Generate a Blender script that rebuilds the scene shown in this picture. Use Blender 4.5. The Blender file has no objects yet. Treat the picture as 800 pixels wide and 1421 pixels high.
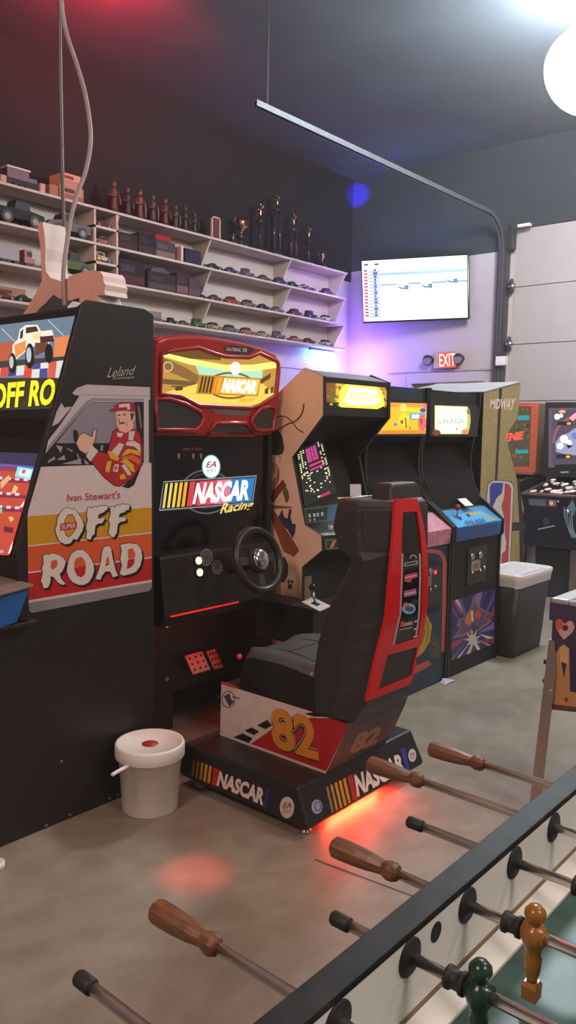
import bpy, bmesh, math, random
import numpy as np
from mathutils import Vector, Matrix
random.seed(7)
C = bpy.context.scene
COL = C.collection
PI = math.pi

# ------------------------------------------------------------------ camera, world, big lights, exposure
F, PITCH, ROLL, YAW = 1117.506, -0.10338955, 0.0169971, 0.70762561
EYE = np.array([0.0, 0.0, 1.58])
FW = np.array([math.cos(PITCH)*math.cos(YAW), math.cos(PITCH)*math.sin(YAW), math.sin(PITCH)])
_r0 = np.array([math.sin(YAW), -math.cos(YAW), 0.0]); _u0 = np.cross(_r0, FW)
RT = math.cos(ROLL)*_r0 + math.sin(ROLL)*_u0
UP = -math.sin(ROLL)*_r0 + math.cos(ROLL)*_u0
cam_d = bpy.data.cameras.new('camera'); cam = bpy.data.objects.new('camera', cam_d); COL.objects.link(cam)
M = Matrix(((RT[0], UP[0], -FW[0], EYE[0]), (RT[1], UP[1], -FW[1], EYE[1]), (RT[2], UP[2], -FW[2], EYE[2]), (0, 0, 0, 1)))
cam.matrix_world = M
cam_d.sensor_fit = 'VERTICAL'; cam_d.sensor_height = 24.0; cam_d.lens = 24.0*F/1421.0
cam_d.clip_start = 0.05
C.camera = cam

W = bpy.data.worlds.new('world'); C.world = W; W.use_nodes = True
W.node_tree.nodes['Background'].inputs[0].default_value = (0.9, 0.85, 0.85, 1)
W.node_tree.nodes['Background'].inputs[1].default_value = 0.02

def lamp(name, kind, loc, energy, color, size=0.2, target=None, spot=None, blend=0.5, sy=None):
    d = bpy.data.lights.new(name, kind); d.energy = energy; d.color = color
    if kind == 'AREA':
        d.size = size
        if sy: d.shape = 'RECTANGLE'; d.size_y = sy
    else: d.shadow_soft_size = size
    if spot: d.spot_size = spot; d.spot_blend = blend
    o = bpy.data.objects.new(name, d); COL.objects.link(o); o.location = loc
    if target is not None:
        o.rotation_euler = (Vector(target)-Vector(loc)).to_track_quat('-Z', 'Y').to_euler()
    return o
# thin air haze added to imitate lens glare and lifted blacks
_vs = W.node_tree.nodes.new('ShaderNodeVolumeScatter'); _vs.inputs['Density'].default_value = 0.0045; _vs.inputs['Color'].default_value = (1, 0.97, 0.95, 1)
W.node_tree.links.new(_vs.outputs[0], W.node_tree.nodes['World Output'].inputs['Volume'])
# ceiling fixtures out of view, plus fills for the shelves and back wall
lamp('ceiling_light_behind', 'AREA', (-1.9, 1.2, 4.4), 105, (1.0, 0.74, 0.60), 1.0, (1.8, 2.4, 0.8))
lamp('ceiling_light_aisle', 'AREA', (4.2, -0.6, 4.6), 92, (1.0, 0.90, 0.80), 1.2, (4.6, 1.0, 0))
lamp('ceiling_light_table', 'AREA', (1.4, -2.6, 4.5), 105, (1.0, 0.86, 0.76), 1.2, (1.6, 1.5, 0.8))
lamp('shelf_fill', 'SPOT', (0.3, 4.1, 4.1), 165, (1.0, 0.68, 0.56), 0.4, (5.2, 6.3, 2.4), 0.56, 0.9)  # unseen spot added to brighten the shelves
lamp('back_wall_fill', 'AREA', (6.4, 2.9, 4.3), 16, (1.0, 0.80, 0.78), 0.6, (8.2, 4.2, 2.2))  # unseen area light aimed at the back wall, no fixture modelled
# coloured party lights, an added teal fill and the blue corner glow
lamp('red_party_light', 'POINT', (3.58, 4.68, 4.58), 36, (1.0, 0.015, 0.05), 0.1)
lamp('red_uplight', 'SPOT', (3.50, 4.60, 4.42), 330, (1.0, 0.015, 0.05), 0.0, (4.0, 5.4, 4.80), 1.9, 1.0)
lamp('red_beam', 'SPOT', (1.7, 1.5, 4.6), 1000, (1.0, 0.03, 0.03), 0.03, (1.86, 2.0, 0), 0.072, 1.0)
lamp('red_wash', 'SPOT', (2.0, 2.0, 4.5), 75, (1.0, 0.10, 0.06), 0.2, (2.3, 2.0, 0), 0.80, 1.0)
lamp('blue_beam', 'SPOT', (6.6, 4.3, 4.2), 5200, (0.03, 0.02, 1.0), 0.03, (8.6, 6.3, 4.55), 0.12, 0.7)
lamp('teal_glow_fill', 'SPOT', (7.0, 4.9, 2.9), 110, (0.30, 0.66, 1.0), 0.2, (8.6, 5.3, 4.1), 1.5, 1.0)  # added spot imitating the hazy teal glow above the television
lamp('blue_corner_light', 'POINT', (8.2, 6.05, 2.38), 60, (0.22, 0.12, 1.0), 0.05)
lamp('blue_corner_light_high', 'POINT', (7.8, 5.65, 3.2), 17, (0.40, 0.2, 1.0), 0.1)
VS = C.view_settings
VS.view_transform = 'Standard'; VS.look = 'None'; VS.gamma = 1.0; VS.use_curve_mapping = False
VS.exposure = 0.0

# ------------------------------------------------------------------ helpers
def ray(x, y): return FW + RT*(x-400)/F - UP*(y-710.5)/F
def on(x, y, axis, val):
    d = ray(x, y); t = (val-EYE[axis])/d[axis]; return EYE + t*d
def onX(x, y, v): return on(x, y, 0, v)
def onY(x, y, v): return on(x, y, 1, v)
def onZ(x, y, v=0.0): return on(x, y, 2, v)
class Plane:
    """a real plane in the room; pt() turns a photo pixel into a point on it"""
    xr = None
    def __init__(s, p, n, xr=None):
        s.xr = xr; s.p = np.array(p, float); s.n = np.array(n, float); s.n /= np.linalg.norm(s.n)
        if s.n @ (EYE-s.p) < 0: s.n = -s.n
    def pt(s, x, y, lift=0.0):
        d = ray(x, y); t = ((s.p-EYE)@s.n)/(d@s.n); p = EYE + t*d
        if s.xr: p[0] = min(max(p[0], s.xr[0]), s.xr[1])
        return p + s.n*lift
def P2(p, q): return [(a, b) for a, b in zip(p, q)]

MATS = {}
def mat(name, col, rough=0.5, metal=0.0, emit=None, es=0.0, noise=0.08, scale=18.0, spec=0.5, coat=0.0):
    if name in MATS: return MATS[name]
    m = bpy.data.materials.new(name); m.use_nodes = True; nt = m.node_tree
    b = nt.nodes['Principled BSDF']
    b.inputs['Roughness'].default_value = rough; b.inputs['Metallic'].default_value = metal
    b.inputs['Specular IOR Level'].default_value = spec
    if coat: b.inputs['Coat Weight'].default_value = coat; b.inputs['Coat Roughness'].default_value = 0.08
    if noise > 0:
        tc = nt.nodes.new('ShaderNodeTexCoord'); n = nt.nodes.new('ShaderNodeTexNoise'); n.inputs['Scale'].default_value = scale
        n.inputs['Detail'].default_value = 4
        r = nt.nodes.new('ShaderNodeValToRGB')
        r.color_ramp.elements[0].position = 0.3; r.color_ramp.elements[1].position = 0.7
        r.color_ramp.elements[0].color = tuple(max(0, c*(1-noise)) for c in col)+(1,)
        r.color_ramp.elements[1].color = tuple(min(1, c*(1+noise)) for c in col)+(1,)
        nt.links.new(tc.outputs['Object'], n.inputs['Vector']); nt.links.new(n.outputs['Fac'], r.inputs['Fac'])
        nt.links.new(r.outputs['Color'], b.inputs['Base Color'])
    else: b.inputs['Base Color'].default_value = tuple(col)+(1,)
    if emit is not None:
        b.inputs['Emission Color'].default_value = tuple(emit)+(1,); b.inputs['Emission Strength'].default_value = es
    MATS[name] = m; return m
def ink(r, g, b, rough=0.45, spec=0.5):
    """printed colour given as 0-255 sRGB"""
    f = lambda c: ((c/255+0.055)/1.055)**2.4 if c > 10 else c/255/12.92
    return mat('ink_%02x%02x%02x_%d_%d' % (r, g, b, int(rough*100), int(spec*100)), (f(r), f(g), f(b)), rough, noise=0.04, scale=40, spec=spec)
def glow(r, g, b, s=1.0):
    f = lambda c: ((c/255+0.055)/1.055)**2.4 if c > 10 else c/255/12.92
    c = (f(r), f(g), f(b))
    return mat('glow_%02x%02x%02x_%d' % (r, g, b, int(s*100)), tuple(0.25*k for k in c), 0.3, 0, c, s, noise=0)

LOC = {}
def setprops(o, label=None, cat=None, group=None, kind=None):
    if label: o['label'] = label
    if cat: o['category'] = cat
    if group: o['group'] = group
    if kind: o['kind'] = kind
    return o
def thing(name, label, cat, loc, group=None):
    o = bpy.data.objects.new(name, None); COL.objects.link(o); o.location = loc; o.empty_display_size = 0.1
    LOC[o.name] = Vector(loc); return setprops(o, label, cat, group)

_tc = {}
def text_geo(s, bold=0.0, shear=0.0):
    k = (s, bold, shear)
    if k in _tc: return _tc[k]
    cu = bpy.data.curves.new('tmp_text', 'FONT'); cu.body = s; cu.size = 1.0; cu.offset = bold; cu.shear = shear; cu.resolution_u = 3
    o = bpy.data.objects.new('tmp_text', cu); COL.objects.link(o)
    dg = bpy.context.evaluated_depsgraph_get(); dg.update()
    me = bpy.data.meshes.new_from_object(o.evaluated_get(dg))
    v = np.array([q.co[:2] for q in me.vertices]); f = [tuple(p.vertices) for p in me.polygons]
    bpy.data.objects.remove(o); bpy.data.curves.remove(cu); bpy.data.meshes.remove(me)
    lo, hi = v.min(0), v.max(0); v = (v-lo)/(hi-lo)
    _tc[k] = (v, f); return v, f
def bil(quad, u, v):
    """quad = TL, TR, BR, BL; u to the right, v upward"""
    tl, tr, br, bl = [np.array(q, float) for q in quad]
    return (tl*(1-u)+tr*u)*v + (bl*(1-u)+br*u)*(1-v)

class MB:
    def __init__(s): s.v = []; s.f = []; s.m = []; s.sm = []; s.mats = []; s.k = 0
    def mi(s, m):
        if m not in s.mats: s.mats.append(m)
        return s.mats.index(m)
    def add(s, vs, fs, m, smooth=False):
        b = len(s.v); s.v += [tuple(float(c) for c in q) for q in vs]; i = s.mi(m)
        for f in fs: s.f.append(tuple(b+k for k in f)); s.m.append(i); s.sm.append(smooth)
        return s
    def box(s, x0, x1, y0, y1, z0, z1, m):
        vs = [(x, y, z) for z in (z0, z1) for y in (y0, y1) for x in (x0, x1)]
        return s.add(vs, [(0, 2, 3, 1), (4, 5, 7, 6), (0, 1, 5, 4), (2, 6, 7, 3), (0, 4, 6, 2), (1, 3, 7, 5)], m)
    def obox(s, c, ax, ay, az, m):
        c, ax, ay, az = map(np.array, (c, ax, ay, az))
        vs = [c+i*ax+j*ay+k*az for k in (-1, 1) for j in (-1, 1) for i in (-1, 1)]
        return s.add(vs, [(0, 2, 3, 1), (4, 5, 7, 6), (0, 1, 5, 4), (2, 6, 7, 3), (0, 4, 6, 2), (1, 3, 7, 5)], m)
    def prism(s, pts, vec, m, m2=None):
        n = len(pts); a = [np.array(p, float) for p in pts]; b = [p+np.array(vec) for p in a]
        s.add(a+b, [(i, (i+1) % n, n+(i+1) % n, n+i) for i in range(n)], m)
        s.add(a, [tuple(range(n))], m2 or m); s.add(b, [tuple(range(n))[::-1]], m); return s
    def poly(s, pts, m): return s.add(pts, [tuple(range(len(pts)))], m)
    def ring(s, c, ax, n, r, k=16):
        pass
    def cyl(s, p0, p1, r0, m, r1=None, n=16, smooth=True):
        r1 = r0 if r1 is None else r1
        p0 = Vector(p0); p1 = Vector(p1); d = (p1-p0).normalized(); a = d.orthogonal().normalized(); b = d.cross(a)
        A = [p0+(a*math.cos(2*PI*i/n)+b*math.sin(2*PI*i/n))*r0 for i in range(n)]
        B = [p1+(a*math.cos(2*PI*i/n)+b*math.sin(2*PI*i/n))*r1 for i in range(n)]
        s.add(A+B, [(i, (i+1) % n, n+(i+1) % n, n+i) for i in range(n)], m, smooth)
        s.add(A, [tuple(range(n))], m); s.add(B, [tuple(range(n))], m); return s
    def lathe(s, prof, o, m, axis=(0, 0, 1), n=24, smooth=True, sx=1.0):
        d = Vector(axis).normalized(); a = d.orthogonal().normalized(); b = d.cross(a); o = Vector(o)
        vs = []
        for r, h in prof:
            for i in range(n):
                t = 2*PI*i/n; vs.append(o+d*h+(a*math.cos(t)+b*math.sin(t)*sx)*r)
        fs = [(j*n+i, j*n+(i+1) % n, (j+1)*n+(i+1) % n, (j+1)*n+i) for j in range(len(prof)-1) for i in range(n)]
        if prof[0][0] > 1e-4: fs.append(tuple(range(n)))
        if prof[-1][0] > 1e-4: fs.append(tuple((len(prof)-1)*n+i for i in range(n)))
        return s.add(vs, fs, m, smooth)
    def ell(s, c, rx, ry, rz, m, n=16, k=10):
        vs = []; 
        for j in range(k+1):
            t = PI*j/k-PI/2
            for i in range(n):
                p = 2*PI*i/n; vs.append((c[0]+rx*math.cos(t)*math.cos(p), c[1]+ry*math.cos(t)*math.sin(p), c[2]+rz*math.sin(t)))
        return s.add(vs, [(j*n+i, j*n+(i+1) % n, (j+1)*n+(i+1) % n, (j+1)*n+i) for j in range(k) for i in range(n)], m, True)
    def tube(s, path, r, m, n=8, closed=False):
        P = [Vector(p) for p in path]; N = len(P); vs = []
        up = None
        for i in range(N):
            if closed: t = (P[(i+1) % N]-P[i-1]).normalized()
            else: t = (P[min(i+1, N-1)]-P[max(i-1, 0)]).normalized()
            if up is None: up = t.orthogonal().normalized()
            up = (up-t*up.dot(t)).normalized(); w = t.cross(up)
            for k in range(n):
                a = 2*PI*k/n; vs.append(P[i]+(up*math.cos(a)+w*math.sin(a))*r)
        L = N if closed else N-1
        fs = [(i*n+k, i*n+(k+1) % n, ((i+1) % N)*n+(k+1) % n, ((i+1) % N)*n+k) for i in range(L) for k in range(n)]
        if not closed: fs += [tuple(range(n)), tuple((N-1)*n+k for k in range(n))]
        return s.add(vs, fs, m, True)
    def loft(s, secs, m, caps=True, smooth=False):
        n = len(secs[0]); vs = [p for q in secs for p in q]
        fs = [(j*n+i, j*n+(i+1) % n, (j+1)*n+(i+1) % n, (j+1)*n+i) for j in range(len(secs)-1) for i in range(n)]
        if caps: fs += [tuple(range(n)), tuple((len(secs)-1)*n+i for i in range(n))]
        return s.add(vs, fs, m, smooth)
    # flat printed layers: each call lies a hair above the previous one on the same plane
    def nl(s): s.k += 1; return 0.0004+0.00005*s.k
    def art(s, pl, pts, m, lift=None):
        l = s.nl() if lift is None else lift
        return s.poly([pl.pt(x, y, l) for x, y in pts], m)
    def arts(s, pl, polys, m):
        l = s.nl()
        for p in polys: s.poly([pl.pt(x, y, l) for x, y in p], m)
        return s
    def oval(s, pl, cx, cy, rx, ry, m, n=24, lift=None): return s.art(pl, [(cx+rx*math.cos(2*PI*i/n), cy+ry*math.sin(2*PI*i/n)) for i in range(n)], m, lift)
    def oring(s, pl, cx, cy, rx, ry, w, m, n=32, a0=0, a1=2*PI):
        l = s.nl(); c = []
        for i in range(n+1):
            t = a0+(a1-a0)*i/n
            c.append((pl.pt(cx+rx*math.cos(t), cy+ry*math.sin(t), l), pl.pt(cx+(rx-w)*math.cos(t), cy+(ry-w)*math.sin(t), l)))
        for i in range(n): s.add([c[i][0], c[i+1][0], c[i+1][1], c[i][1]], [(0, 1, 2, 3)], m)
        return s
    def stroke(s, pl, pts, w, m):
        l = s.nl(); L = []; R = []
        for i, p in enumerate(pts):
            a = np.array(pts[max(i-1, 0)], float); b = np.array(pts[min(i+1, len(pts)-1)], float); d = b-a; d /= np.linalg.norm(d)+1e-9
            n = np.array([-d[1], d[0]])*w/2; L.append(np.array(p)+n); R.append(np.array(p)-n)
        for i in range(len(pts)-1):
            s.add([pl.pt(*q, l) for q in (L[i], L[i+1], R[i+1], R[i])], [(0, 1, 2, 3)], m)
        return s
    def text(s, pl, txt, quad, m, bold=0.0, shear=0.0):
        l = s.nl(); v, f = text_geo(txt, bold, shear)
        return s.add([pl.pt(*bil(quad, a, b), l) for a, b in v], f, m)
    def quadart(s, pl, quad, u0, u1, v0, v1, m, lift=None):
        return s.art(pl, [bil(quad, a, b) for a, b in ((u0, v0), (u1, v0), (u1, v1), (u0, v1))], m, lift)
    def build(s, name, parent=None, bevel=0.0, seg=2, sub=0, label=None, origin=None, clean=True):
        me = bpy.data.meshes.new(name)
        if parent is not None: off = LOC[parent.name]
        elif origin is not None: off = Vector(origin)
        else:
            a = np.array(s.v); lo, hi = a.min(0), a.max(0); off = Vector(((lo[0]+hi[0])/2, (lo[1]+hi[1])/2, lo[2]))
        me.from_pydata([tuple(Vector(q)-off) for q in s.v], [], s.f)
        for m in s.mats: me.materials.append(m)
        for p, i, k in zip(me.polygons, s.m, s.sm): p.material_index = i; p.use_smooth = k
        if clean:
            bm = bmesh.new(); bm.from_mesh(me); bmesh.ops.remove_doubles(bm, verts=bm.verts, dist=1e-5)
            bmesh.ops.recalc_face_normals(bm, faces=bm.faces); bm.to_mesh(me); bm.free()
        me.update()
        o = bpy.data.objects.new(name, me); COL.objects.link(o)
        if parent is not None: o.parent = parent
        else: o.location = off
        LOC[o.name] = off
        if bevel > 0:
            b = o.modifiers.new('bevel', 'BEVEL'); b.width = bevel; b.segments = seg; b.limit_method = 'ANGLE'; b.angle_limit = math.radians(40)
        if sub: x = o.modifiers.new('sub', 'SUBSURF'); x.levels = sub; x.render_levels = sub
        if label: o['label'] = label
        return o
def decal(): return MB()
def bdec(mb, name, parent, label=None): return mb.build(name, parent, clean=False, label=label)
def struct(mb, name, **k):
    o = mb.build(name, **k); o['kind'] = 'structure'; return o

# ------------------------------------------------------------------ materials
def concrete():
    m = bpy.data.materials.new('stained concrete'); m.use_nodes = True; nt = m.node_tree; b = nt.nodes['Principled BSDF']
    tc = nt.nodes.new('ShaderNodeTexCoord')
    n1 = nt.nodes.new('ShaderNodeTexNoise'); n1.inputs['Scale'].default_value = 1.1; n1.inputs['Detail'].default_value = 8; n1.inputs['Roughness'].default_value = 0.6
    n2 = nt.nodes.new('ShaderNodeTexNoise'); n2.inputs['Scale'].default_value = 9; n2.inputs['Detail'].default_value = 8; n2.inputs['Roughness'].default_value = 0.7
    mx = nt.nodes.new('ShaderNodeMath'); mx.operation = 'MULTIPLY_ADD'; mx.inputs[1].default_value = 0.45
    r = nt.nodes.new('ShaderNodeValToRGB')
    r.color_ramp.elements[0].position = 0.42; r.color_ramp.elements[0].color = (0.130, 0.105, 0.076, 1)
    r.color_ramp.elements[1].position = 0.95; r.color_ramp.elements[1].color = (0.33, 0.295, 0.24, 1)
    e = r.color_ramp.elements.new(0.66); e.color = (0.225, 0.19, 0.145, 1)
    for n in (n1, n2): nt.links.new(tc.outputs['Object'], n.inputs['Vector'])
    nt.links.new(n2.outputs['Fac'], mx.inputs[0]); nt.links.new(n1.outputs['Fac'], mx.inputs[2])
    nt.links.new(mx.outputs[0], r.inputs['Fac']); nt.links.new(r.outputs['Color'], b.inputs['Base Color'])
    rr = nt.nodes.new('ShaderNodeMapRange'); rr.inputs['To Min'].default_value = 0.28; rr.inputs['To Max'].default_value = 0.52
    nt.links.new(n2.outputs['Fac'], rr.inputs['Value']); nt.links.new(rr.outputs[0], b.inputs['Roughness'])
    bp = nt.nodes.new('ShaderNodeBump'); bp.inputs['Strength'].default_value = 0.04; nt.links.new(n2.outputs['Fac'], bp.inputs['Height']); nt.links.new(bp.outputs[0], b.inputs['Normal'])
    return m
def wood(name, c0, c1, axis_scale=(40, 3, 40), rough=0.4):
    m = bpy.data.materials.new(name); m.use_nodes = True; nt = m.node_tree; b = nt.nodes['Principled BSDF']
    tc = nt.nodes.new('ShaderNodeTexCoord'); mp = nt.nodes.new('ShaderNodeMapping'); mp.inputs['Scale'].default_value = axis_scale
    n = nt.nodes.new('ShaderNodeTexNoise'); n.inputs['Scale'].default_value = 3; n.inputs['Detail'].default_value = 6
    r = nt.nodes.new('ShaderNodeValToRGB'); r.color_ramp.elements[0].position = 0.35; r.color_ramp.elements[1].position = 0.7
    r.color_ramp.elements[0].color = c0+(1,); r.color_ramp.elements[1].color = c1+(1,)
    nt.links.new(tc.outputs['Object'], mp.inputs['Vector']); nt.links.new(mp.outputs[0], n.inputs['Vector'])
    nt.links.new(n.outputs['Fac'], r.inputs['Fac']); nt.links.new(r.outputs['Color'], b.inputs['Base Color']); b.inputs['Roughness'].default_value = rough
    return m
FLOOR = concrete()
BLACK = mat('black laminate', (0.013, 0.0115, 0.012), 0.42)
BLACKG = mat('black gloss', (0.006, 0.006, 0.007), 0.12)
BLACKM = mat('black matte', (0.010, 0.009, 0.009), 0.7)
VINYL = mat('black vinyl', (0.014, 0.012, 0.012), 0.38, scale=160)
RUBBER = mat('black rubber', (0.015, 0.014, 0.014), 0.6)
GREYP = mat('dark grey plastic', (0.030, 0.026, 0.027), 0.5, scale=90)
CHROME = mat('chrome', (0.62, 0.60, 0.58), 0.16, 1.0, noise=0.03)
STEEL = mat('brushed steel', (0.46, 0.42, 0.38), 0.34, 1.0, noise=0.1, scale=60)
GALV = mat('galvanised steel', (0.15, 0.155, 0.165), 0.5, 0.5, noise=0.12)
WALL = mat('pale wall paint', (0.50, 0.43, 0.43), 0.75, noise=0.03, scale=3)
WALLD = mat('black upper wall paint', (0.005, 0.005, 0.007), 0.9, noise=0.1, scale=3)
CEIL = mat('black ceiling paint', (0.066, 0.074, 0.084), 0.9, noise=0.12, scale=2)
WALLB = mat('haze-lightened upper back wall', (0.032, 0.037, 0.045), 0.85, noise=0.1, scale=3)  # lighter than the black upper wall: haze glow put into the colour
DOORG = mat('garage door paint', (0.43, 0.37, 0.365), 0.6, noise=0.03, scale=4)
SHELFW = wood('whitewashed shelf board', (0.46, 0.38, 0.33), (0.56, 0.47, 0.41), (2, 30, 30), 0.6)
REDP = mat('red moulded plastic', (0.33, 0.016, 0.012), 0.28, noise=0.05)
REDB = mat('bright red plastic', (0.62, 0.010, 0.014), 0.22, noise=0.05)
WHITEP = mat('white plastic', (0.80, 0.74, 0.68), 0.42, noise=0.03)
FOAM = mat('white foam board', (0.80, 0.70, 0.68), 0.8, noise=0.03)
SALMON = mat('salmon paint', (0.80, 0.42, 0.33), 0.7, noise=0.05)
WOODH = wood('handle wood', (0.11, 0.042, 0.018), (0.24, 0.10, 0.045), (60, 5, 60), 0.38)
GREENF = mat('green playfield', (0.042, 0.098, 0.080), 0.40, noise=0.07, scale=200)
LAMW = mat('white laminate', (0.84, 0.81, 0.76), 0.38, noise=0.05, scale=8)
GOLDP = mat('gold pebbled vinyl', (0.35, 0.265, 0.11), 0.5, noise=0.28, scale=90)

# ------------------------------------------------------------------ setting
XB, YL, ZC, YR, XF = 8.6, 6.35, 4.75, -4.0, -3.0
b = MB().box(XF, XB+0.15, YR, YL+0.15, -0.1, 0, FLOOR); struct(b, 'floor')
b = MB().box(XF, XB+0.15, YR, YL+0.15, ZC, ZC+0.1, CEIL); struct(b, 'ceiling')
b = MB(); b.box(XF, XB, YL, YL+0.15, 0, 3.47, WALL); b.box(XF, XB, YL, YL+0.15, 3.47, ZC, WALLD); struct(b, 'wall_left')
b = MB()
b.box(XB, XB+0.15, 4.10, 4.44, 0, 3.60, WALL); b.box(XB, XB+0.15, 5.41, YL+0.15, 0, 3.60, WALL); b.box(XB, XB+0.15, 4.44, 5.41, 2.27, 3.60, WALL)
b.box(XB, XB+0.15, 4.10, YL+0.15, 3.60, ZC, WALLB); b.box(XB, XB+0.15, YR, 4.10, 3.82, ZC, WALLB); b.box(XB, XB+0.15, YR, -0.9, 0, 3.82, WALL)
struct(b, 'wall_back')
b = MB().box(XF, XB, YR-0.15, YR, 0, ZC, WALL); struct(b, 'wall_right')
b = MB().box(XF-0.15, XF, YR, YL, 0, ZC, WALL); struct(b, 'wall_front')
# overhead door: panels with seams
b = MB(); z = 0.0
for k in range(6):
    z1 = min(z+0.63 if k else 0.67, 3.82); b.box(XB+0.02, XB+0.07, -0.9, 4.10, z+0.004, z1-0.004, DOORG); z = z1
b.box(XB+0.05, XB+0.09, -0.9, 4.10, 0.0, 3.82, mat('door seam', (0.30, 0.27, 0.27), 0.7))
struct(b, 'door_2', bevel=0.003)
# exit door
DPINK = mat('door paint', (0.42, 0.30, 0.28), 0.6)
b = MB(); b.box(XB-0.03, XB+0.1, 4.40, 4.48, 0, 2.155, WALL); b.box(XB-0.03, XB+0.1, 5.37, 5.45, 0, 2.155, WALL); b.box(XB-0.03, XB+0.1, 4.40, 5.45, 2.155, 2.275, WALL)
fr = struct(b, 'door_1', bevel=0.004)
b = MB(); b.box(XB+0.05, XB+0.09, 4.48, 5.37, 0.01, 2.155, DPINK); b.build('door_panel', fr, bevel=0.003)
b = MB(); b.box(XB-0.02, XB, 4.24, 5.72, 2.285, 2.305, mat('trim paint', (0.40, 0.32, 0.33), 0.6)); struct(b, 'trim_1')
# floor saw-cut joint
b = MB(); p0 = onZ(470, 1205, 0.0); p1 = onZ(590, 1250, 0.0); d = (p1-p0)/np.linalg.norm(p1-p0); n = np.array([-d[1], d[0], 0])*0.004
q0 = p0-d*0.1; q1 = p0+d*3.0
b.add([q0+n, q1+n, q1-n, q0-n], [(0, 1, 2, 3)], mat('joint filler', (0.07, 0.06, 0.05), 0.8)); 
for i in range(len(b.v)): b.v[i] = (b.v[i][0], b.v[i][1], 0.0006)
struct(b, 'trim_2', clean=False)

# overhead door track
t = thing('door_track', 'long galvanised overhead door track running out from the garage door', 'track', (8.48, 4.205, 0))
path = [(8.50, 4.205, 0.0), (8.50, 4.205, 3.55)]
for a in range(0, 91, 10):
    r = 0.36; path.append((8.50-r+r*math.cos(math.radians(a)), 4.205, 3.57+r*math.sin(math.radians(a))))
path.append((4.47, 4.205, 3.93))
b = MB(); secs = []
for i, p in enumerate(path):
    a = np.array(path[max(i-1, 0)]); c = np.array(path[min(i+1, len(path)-1)]); d = c-a; d /= np.linalg.norm(d); nn = np.array([d[2], 0, -d[0]])
    p = np.array(p); w, h = 0.020, 0.021
    secs.append([p+nn*h+[0, -w, 0], p+nn*h+[0, w, 0], p-nn*h+[0, w, 0], p-nn*h+[0, w-0.006, 0], p+nn*(h-0.008)+[0, w-0.006, 0], p+nn*(h-0.008)+[0, -w+0.006, 0], p-nn*h+[0, -w+0.006, 0], p-nn*h+[0, -w, 0]])
b.loft(secs, GALV); b.build('rail', t)
b = MB(); b.box(8.50, 8.6, 4.15, 4.26, 0, 3.85, mat('angle iron', (0.10, 0.10, 0.11), 0.5, 0.7)); b.build('mounting_angle', t)
for xx in (4.60,):
    b = MB(); b.box(xx-0.010, xx+0.010, 4.20, 4.204, 3.95, ZC, BLACKM); b.build('hanger_strap', t)
for zz in (3.19, 2.56, 1.93):
    b = MB(); b.ell((8.53, 4.09, zz), 0.03, 0.028, 0.085, GREYP); b.cyl((8.53, 4.13, zz), (8.53, 4.05, zz), 0.03, CHROME); b.build('roller', t)
b = MB(); b.box(8.44, 8.54, 4.06, 4.13, 3.58, 3.78, GREYP); b.build('bracket', t, bevel=0.004)
b = MB(); b.box(8.44, 8.50, 4.08, 4.20, 2.32, 2.42, WHITEP); b.box(8.46, 8.5, 4.10, 4.18, 2.42, 2.45, GREYP)
b.build('sensor_box', t, bevel=0.004, label='small white sensor box')
t2 = MB().box(8.46, 8.52, 3.88, 4.02, 3.80, 3.83, WHITEP).build('bracket_plate', bevel=0.003); setprops(t2, 'small white plate at the top corner of the garage door', 'plate')

# high bay lamp
LP = (5.98, 2.29, 4.22)
t = thing('ceiling_lamp', 'big blazing white globe lamp hanging at the upper right', 'lamp', LP)
b = MB(); b.lathe([(0.36*math.cos(-PI/2+PI*0.92*i/22), -0.02+0.34*math.sin(-PI/2+PI*0.92*i/22) if i < 12 else -0.02+0.262*math.sin(-PI/2+PI*0.92*i/22)) for i in range(1, 23)], LP, mat('lit globe', (1, 1, 1), 0.4, 0, (0.84, 0.95, 1.0), 105, noise=0), n=48)
b.build('globe', t)
b = MB(); b.lathe([(0.10, 0.236), (0.10, 0.33), (0.06, 0.38), (0.02, 0.39)], LP, GREYP); b.build('housing', t)
b = MB(); b.cyl((LP[0], LP[1], LP[2]+0.39), (LP[0], LP[1], ZC), 0.008, BLACKM); b.build('cord', t)

# ------------------------------------------------------------------ television
TL, TR, BR, BL = onX(502, 362, 8.22), onX(649.5, 353, 8.47), onX(650.5, 441, 8.47), onX(505, 447, 8.22)
nn = np.cross(TR-TL, BL-TL); nn /= np.linalg.norm(nn)
if nn[0] > 0: nn = -nn
TVP = Plane(TL, nn)
t = thing('television', 'wall television with a bright white racing broadcast', 'television', tuple((BL+BR)/2))
cn = [TVP.pt(501, 361), TVP.pt(650, 352), TVP.pt(651.3, 442.5), TVP.pt(504, 448.5)]
b = MB(); b.prism([p+nn*(-0.003) for p in cn], -nn*0.05, BLACKG); b.build('casing', t, bevel=0.004)
d = decal(); q = [(502.5, 362.5), (648.5, 354), (649.5, 440.5), (505.3, 446.3)]
d.quadart(TVP, q, 0, 1, 0, 1, glow(255, 255, 255, 1.25))
d.quadart(TVP, q, 0.16, 1, 0.83, 1, glow(235, 250, 252, 1.1))
d.quadart(TVP, q, 0.16, 1, 0.74, 0.79, glow(170, 205, 215, 1.0)); d.quadart(TVP, q, 0.5, 1, 0.76, 0.80, glow(195, 225, 232, 1.0))
d.quadart(TVP, q, 0.16, 1, 0.575, 0.605, glow(150, 178, 190, 1.0))
for cx, cy in ((559, 398), (592, 396), (627, 389)):
    d.oval(TVP, cx, cy-2, 8, 5.5, glow(255, 255, 255, 1.2))
    d.arts(TVP, [[(cx-9, cy-2), (cx-3, cy+3), (cx+8, cy+4), (cx+9, cy+1), (cx, cy+1)], [(cx+2, cy-2), (cx+8, cy-3), (cx+9, cy+2), (cx+3, cy+2)]], glow(120, 150, 162, 0.9))
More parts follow.
